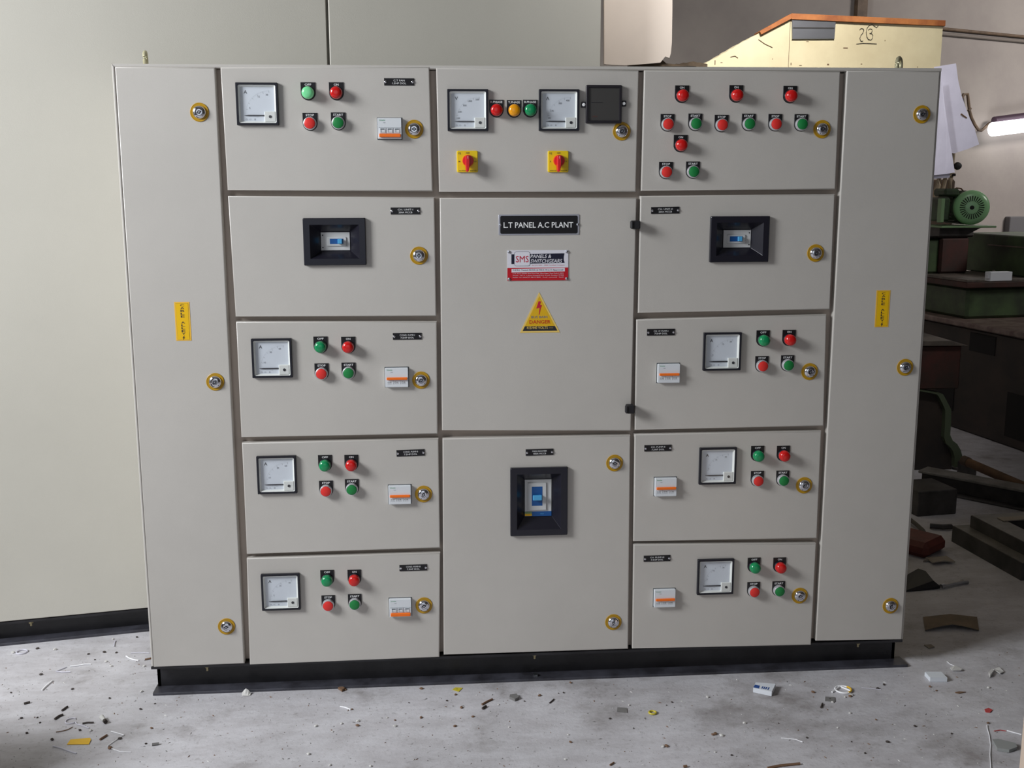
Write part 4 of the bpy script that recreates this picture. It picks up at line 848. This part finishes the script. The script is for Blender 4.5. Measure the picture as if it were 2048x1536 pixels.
def floorring(name, u, v, R_, r, mm, label, cat, a0=0, a1=360, tail=None):
    c = fl(u, v); b = MB(); pts = [c+Vector((R_*math.cos(math.radians(a)), R_*math.sin(math.radians(a)), r+.0006)) for a in [a0+(a1-a0)*k/20 for k in range(21)]]
    if tail: pts += [fl(x_, y_, r+.0006) for x_, y_ in tail]
    b.tube(pts, r, mm, 6)
    if 'yellow' in label: b.tube([p_+Vector((0, 0, .0005)) for p_ in pts[:1]+[c+Vector((R_*math.cos(math.radians(a)), R_*math.sin(math.radians(a)), r+.0011)) for a in (30, 10, -10, -30, -50, -70)]], r*1.05, 'tag_yellow', 6)
    return tag(b.build(name), label, cat)
floorring('washer', 1305, 1427, .0085, .0022, 'tag_lime', 'greenish brass washer lying flat on the floor', 'washer')
floorring('wire_loop', 1686, 1381, .020, .0022, 'wire_white', 'white and yellow wire loop on the floor right of the white packet', 'wire', 40, 330, ((1680, 1373), (1664, 1384)))
floorring('wire_loop', 143, 1443, .0135, .0014, 'wire_grey', 'grey wire loop with a long tail left of the plinth', 'wire', 60, 330, ((153, 1448), (165, 1451), (178, 1456)))
floorring('wire_loop', 44, 1305, .014, .0018, 'wire_grey', 'faint grey wire loop near the plinth of the tall cabinet', 'wire', 0, 350)
def wire(pts, r, mm, label):
    b = MB(); b.tube([fl(u, v, r+.0006) for u, v in pts], r, mm, 6); return tag(b.build('wire_offcut'), label, 'wire')
wire(((252, 1312), (258, 1316), (266, 1319), (277, 1321)), .0016, 'wire_white', 'bright white wire offcut just left of the panel corner')
wire(((105.5, 1361), (99, 1366), (92, 1372), (84, 1380)), .0019, 'wire_white', 'slanted bright white wire offcut in the sunlit patch at left')
wire(((133, 1334), (121, 1339), (112, 1342.5), (124, 1344), (141, 1343.5)), .0013, 'wire_grey', 'folded grey wire offcut shaped like a V in the sunlit patch')
wire(((140, 1332.5), (155, 1331), (168, 1328.5), (182, 1328)), .0014, 'wire_white', 'long pale wire offcut above the folded one')
wire(((222, 1462.5), (235, 1466), (248, 1470), (238, 1476), (226, 1484), (215, 1492)), .0011, 'wire_white', 'folded pale wire offcut right of the yellow tag')
wire(((106, 1492), (122, 1496), (138, 1502), (153, 1506.5)), .0014, 'wire_grey', 'grey wire offcut below the yellow tag')
wire(((112, 1464), (125, 1462), (136, 1459), (145, 1454)), .0010, 'chip_brown', 'thin brownish wire offcut above the yellow tag')
wire(((231, 1281), (229, 1286), (228, 1293)), .0014, 'wire_grey', 'short upright grey wire offcut near the tall cabinet plinth')
wire(((262, 1306), (280, 1305), (298, 1306)), .0009, 'wire_grey', 'thin grey strand beside the panel left edge')
wire(((680, 1413), (690, 1414.5), (701, 1419)), .0015, 'wire_white', 'short white wire offcut below the left column of doors')
wire(((1562, 1476), (1578, 1477), (1592, 1479), (1605, 1484)), .0009, 'wire_white', 'fine pale strand on the floor below the white packet')
wire(((1974, 1450), (1975, 1458), (1979, 1472), (1981, 1490), (1980, 1510), (1982, 1540)), .0010, 'wire_white', 'long thin white thread at the lower right')
wire(((2014, 1461), (2028, 1465), (2043, 1469)), .0013, 'wire_white', 'white wire offcut entering from the right beside the thread')
wire(((1988, 1462), (2000, 1460), (2012, 1462)), .0009, 'red_bit', 'fine red strand by the long white thread')
wire(((1894, 1323), (1900, 1328), (1912, 1333), (1921, 1340)), .0010, 'wire_white', 'fine white strand behind the flat white box')
wire(((1723, 1375), (1740, 1377), (1762, 1379)), .0008, 'wire_grey', 'faint thin strand right of the wire loop')
wire(((218, 1495), (240, 1503), (262, 1504)), .0008, 'wire_white', 'fine curved strand below the folded pale wire')
wire(((580, 1352), (583, 1351.5)), .0008, 'wire_grey', 'tiny wire stub at the plinth')
def chip(pts, r, mm, label, name='wood_chip', cat='wood chip'):
    b = MB(); b.tube([fl(u, v, r*.7+.0006) for u, v in pts], r, mm, 5); return tag(b.build(name), label, cat)
chip(((964, 1409), (974, 1403), (985, 1398)), .0024, 'chip_brown', 'thin brown wood splinter before the centre column')
chip(((965, 1417), (972, 1412)), .0032, 'chip_dark', 'stubby dark splinter just below the brown splinter')
chip(((1099, 1406), (1104, 1402), (1108, 1398)), .0016, 'chip_dark', 'thin dark splinter right of the grey stone')
chip(((48, 1407), (60, 1404)), .0030, 'chip_dark', 'dark splinter in the sunlit patch at far left')
chip(((124, 1421), (135, 1413)), .0026, 'chip_dark', 'dark slanted splinter with a pale head above the grey loop')
chip(((110, 1438), (118, 1432), (126, 1429)), .0030, 'chip_dark', 'dark splinter left of the grey wire loop')
chip(((165, 1447), (175, 1445), (187, 1445)), .0022, 'chip_dark', 'dark twig right of the grey wire loop')
chip(((304, 1489), (318, 1487)), .0034, 'chip_grey', 'grey stick end below the left plinth corner')
chip(((200, 1479), (214, 1470)), .0026, 'chip_brown', 'brown splinter right of the yellow tag')
chip(((290, 1319), (303, 1316)), .0026, 'chip_brown', 'brown splinter touching the panel left edge')
chip(((1535, 1536), (1560, 1531), (1600, 1527)), .0030, 'chip_brown', 'long brown stick at the lower edge')
chip(((1642, 1415), (1645, 1407)), .0024, 'chip_dark', 'short dark splinter below the grey tab with a hole')
chip(((1367, 1533), (1374, 1532)), .0030, 'chip_brown', 'tiny brown stick at the lower edge near the middle')
chip(((1220, 1530), (1228, 1525)), .0020, 'chip_brown', 'tiny bent brown splinter at the lower edge')
block('stone', ((1020, 1394), (1033, 1392), (1038, 1399), (1030, 1403), (1019, 1398)), .007, 'chip_grey', 'flat grey stone on the floor below the centre door', 'stone')
block('broken_tile', ((1984, 1485), (1996, 1484), (2030, 1492), (2034, 1500), (2018, 1506), (1994, 1502)), .008, 'slab_grey', 'pale grey broken tile piece at the lower right', 'tile')
block('cardboard_stub', ((1977, 1349), (1984, 1342), (1986, 1348), (1980, 1356)), .008, 'chip_pale', 'pale upright stub right of the flat white box', 'scrap')
flat('paper_scrap', ((1900, 1337), (1910, 1335), (1926, 1341), (1922, 1344), (1904, 1343)), .002, 'chip_pale', 'pale torn paper scrap behind the flat white box', 'paper', wave=.004)
flat('paper_scrap', ((1986, 1340), (1998, 1338), (2008, 1345), (2000, 1350)), .002, 'chip_pale', 'pale paper scrap beyond the upright stub', 'paper', wave=.003)
flat('red_scrap', ((1969, 1420), (1977, 1417), (1985, 1421), (1980, 1426), (1971, 1425)), .0015, 'red_bit', 'faded red scrap on the floor at right', 'scrap')
flat('brown_scrap', ((1910, 1386), (1918, 1384), (1932, 1385), (1918, 1388)), .0015, 'chip_brown', 'rust brown sliver below the flat white box', 'scrap')
m = MB(); a = fl(203, 1434, .006); b_ = fl(209, 1441, .006); m.cyl(a, b_, .006, 'chip_pale', 10, .0045); m.cyl(b_, b_+(b_-a)*.4, .005, 'chip_dark', 8); tag(m.build('fuse_stub'), 'white cylindrical stub with a dark end left of the plinth', 'stub')
m = MB(); pts = [(484, 1388, .002), (488, 1380, .007), (492, 1379, .010), (497, 1382, .007), (501, 1386, .002), (497, 1391, 0), (488, 1391, 0)]; q = [fl(u, 1390 if h else v) for u, v, h in pts]
m.rings([[(p_.x, p_.y-.004, .001) for p_ in q], [(p_.x, p_.y+.004, .002+pts[i][2]*1.4) for i, p_ in enumerate(q)]], 'chip_pale'); tag(m.build('paper_lump'), 'crumpled pale lump against the plinth below the left column', 'paper')
block('mud_lump', ((676, 1379), (684, 1376), (690, 1380), (684, 1384)), .006, 'chip_brown', 'brown lump on the floor at the plinth right of the pale lump', 'lump')
# small crumbs: pale chips look alike, so do dark ones
R2 = random.Random(3)
def crumb_proto(mm, name):
    b = MB(); rs = []
    for z_, k in ((0, .9), (.5, 1.0), (.9, .6)):
        rs.append([(k*math.cos(a)*(.8+.4*R2.random()), k*.75*math.sin(a)*(.8+.4*R2.random()), z_) for a in [2*math.pi*i/7 for i in range(7)]])
    b.rings(rs, mm); return b.build(name)
def crumbs(name, mm, spots, label, group):
    pr = crumb_proto(mm, name)
    for i, (u, v, sz) in enumerate(spots):
        o = pr if i == 0 else pr.copy()
        if i: COL.objects.link(o)
        q = fl(u, v); o.location = (q.x, q.y, .0004); o.scale = (sz, sz, sz*.8); o.rotation_euler = (0, 0, R2.random()*6.28); tag(o, label, 'crumb', group)
crumbs('dark_crumb', 'chip_dark', [(145, 1379, .004), (219, 1397, .0035), (82, 1350, .005), (281, 1419, .004), (22, 1386, .003), (75, 1298, .005), (177, 1309, .004), (190, 1320, .003), (233, 1306, .004), (209, 1305, .005), (274, 1275, .004), (43, 1437, .004), (75, 1436, .003), (80, 1446, .003), (818, 1406, .0022), (894, 1402, .003), (1049, 1403, .0025), (1220, 1438, .0035), (1333, 1411, .002), (1267, 1457, .002), (1344, 1405, .003), (1290, 1437, .002), (1557, 1447, .002), (1463, 1511, .003), (1614, 1476, .003), (1703, 1484, .002), (1730, 1507, .003), (1830, 1453, .004), (1775, 1485, .005), (1903, 1468, .003), (1127, 1386, .003), (1117, 1387, .002), (54, 1467, .004), (292, 1488, .003), (310, 1408, .0025), (1755, 1378, .005), (1768, 1370, .004), (104, 1480, .005), (160, 1461, .004), (240, 1478, .005)], 'dark crumb of dirt on the concrete floor', 'dark crumbs on the floor')
crumbs('brown_crumb', 'chip_brown', [(842, 1436, .0045), (923, 1416, .005), (946, 1434, .004), (910, 1453, .0045), (911, 1390, .004), (843, 1378, .005), (704, 1419, .003), (715, 1452, .005), (1079, 1392, .005), (1141, 1366, .004), (1141, 1485, .004), (1333, 1493, .0055), (1626, 1385, .005), (1430, 1469, .006), (1425, 1470, .004), (303, 1457, .004), (1860, 1374, .004), (1873, 1382, .003), (1976, 1447, .004), (1700, 1393, .005), (1752, 1440, .003), (691, 1380, .004), (220, 1497, .006), (790, 1441, .003), (1655, 1420, .002)], 'brown crumb of dirt on the concrete floor', 'brown crumbs on the floor')
crumbs('pale_crumb', 'chip_pale', [(1258, 1411, .0035), (1415, 1395, .005), (1443, 1472, .006), (1326, 1494, .005), (1489, 1447, .005), (1675, 1456, .003), (1018, 1455, .003), (997, 1410, .003), (790, 1453, .005), (632, 1453, .005), (683, 1448, .004), (665, 1464, .003), (774, 1436, .003), (617, 1509, .005), (660, 1531, .004), (741, 1533, .004), (222, 1333, .005), (212, 1324, .005), (110, 1300, .006), (26, 1306, .006), (288, 1333, .005), (283, 1384, .005), (181, 1462, .005), (226, 1279, .004), (1700, 1427, .004), (1702, 1391, .006), (1430, 1505, .003), (1977, 1376, .005), (1136, 1470, .003), (943, 1366, .004), (1045, 1361, .003), (1131, 1520, .003), (750, 1369, .004), (858, 1368, .004), (1693, 1332, .005), (716, 1443, .005), (1665, 1405, .004), (1690, 1395, .004)], 'pale crumb on the concrete floor', 'pale crumbs on the floor')

# fine grit strewn over the floor, too much to count
gm = MB(); R3 = random.Random(11)
for i in range(1100):
    u = R3.uniform(-20, 2060); v = R3.uniform(1300, 1545); q = fl(u, v)
    if q.y > -.02 and -.02 < q.x < 2.0: continue
    if q.y > .25 and q.x < 0: continue
    k = R3.choice((.0008, .0010, .0013, .0018)); a = R3.uniform(0, 6.28); ln = R3.choice((1, 1, 1.5, 3)); mm = R3.choice(('chip_brown', 'chip_brown', 'chip_grey', 'chip_pale', 'chip_pale', 'chip_grey', 'chip_grey'))
    c_, s_ = math.cos(a)*k*ln, math.sin(a)*k*ln; e_, f_ = -math.sin(a)*k, math.cos(a)*k
    gm.add([(q.x+c_, q.y+s_, .0002), (q.x-e_*.8, q.y-f_*.8, .0002), (q.x-c_, q.y-s_, .0002), (q.x+e_, q.y+f_, .0002), (q.x, q.y, .0002+k)], [(0, 3, 4), (3, 2, 4), (2, 1, 4), (1, 0, 4), (0, 1, 2, 3)], mm)
tag(gm.build('floor_grit'), 'fine grit and swarf scattered over the concrete floor in front of the panel', 'grit', kind='stuff')
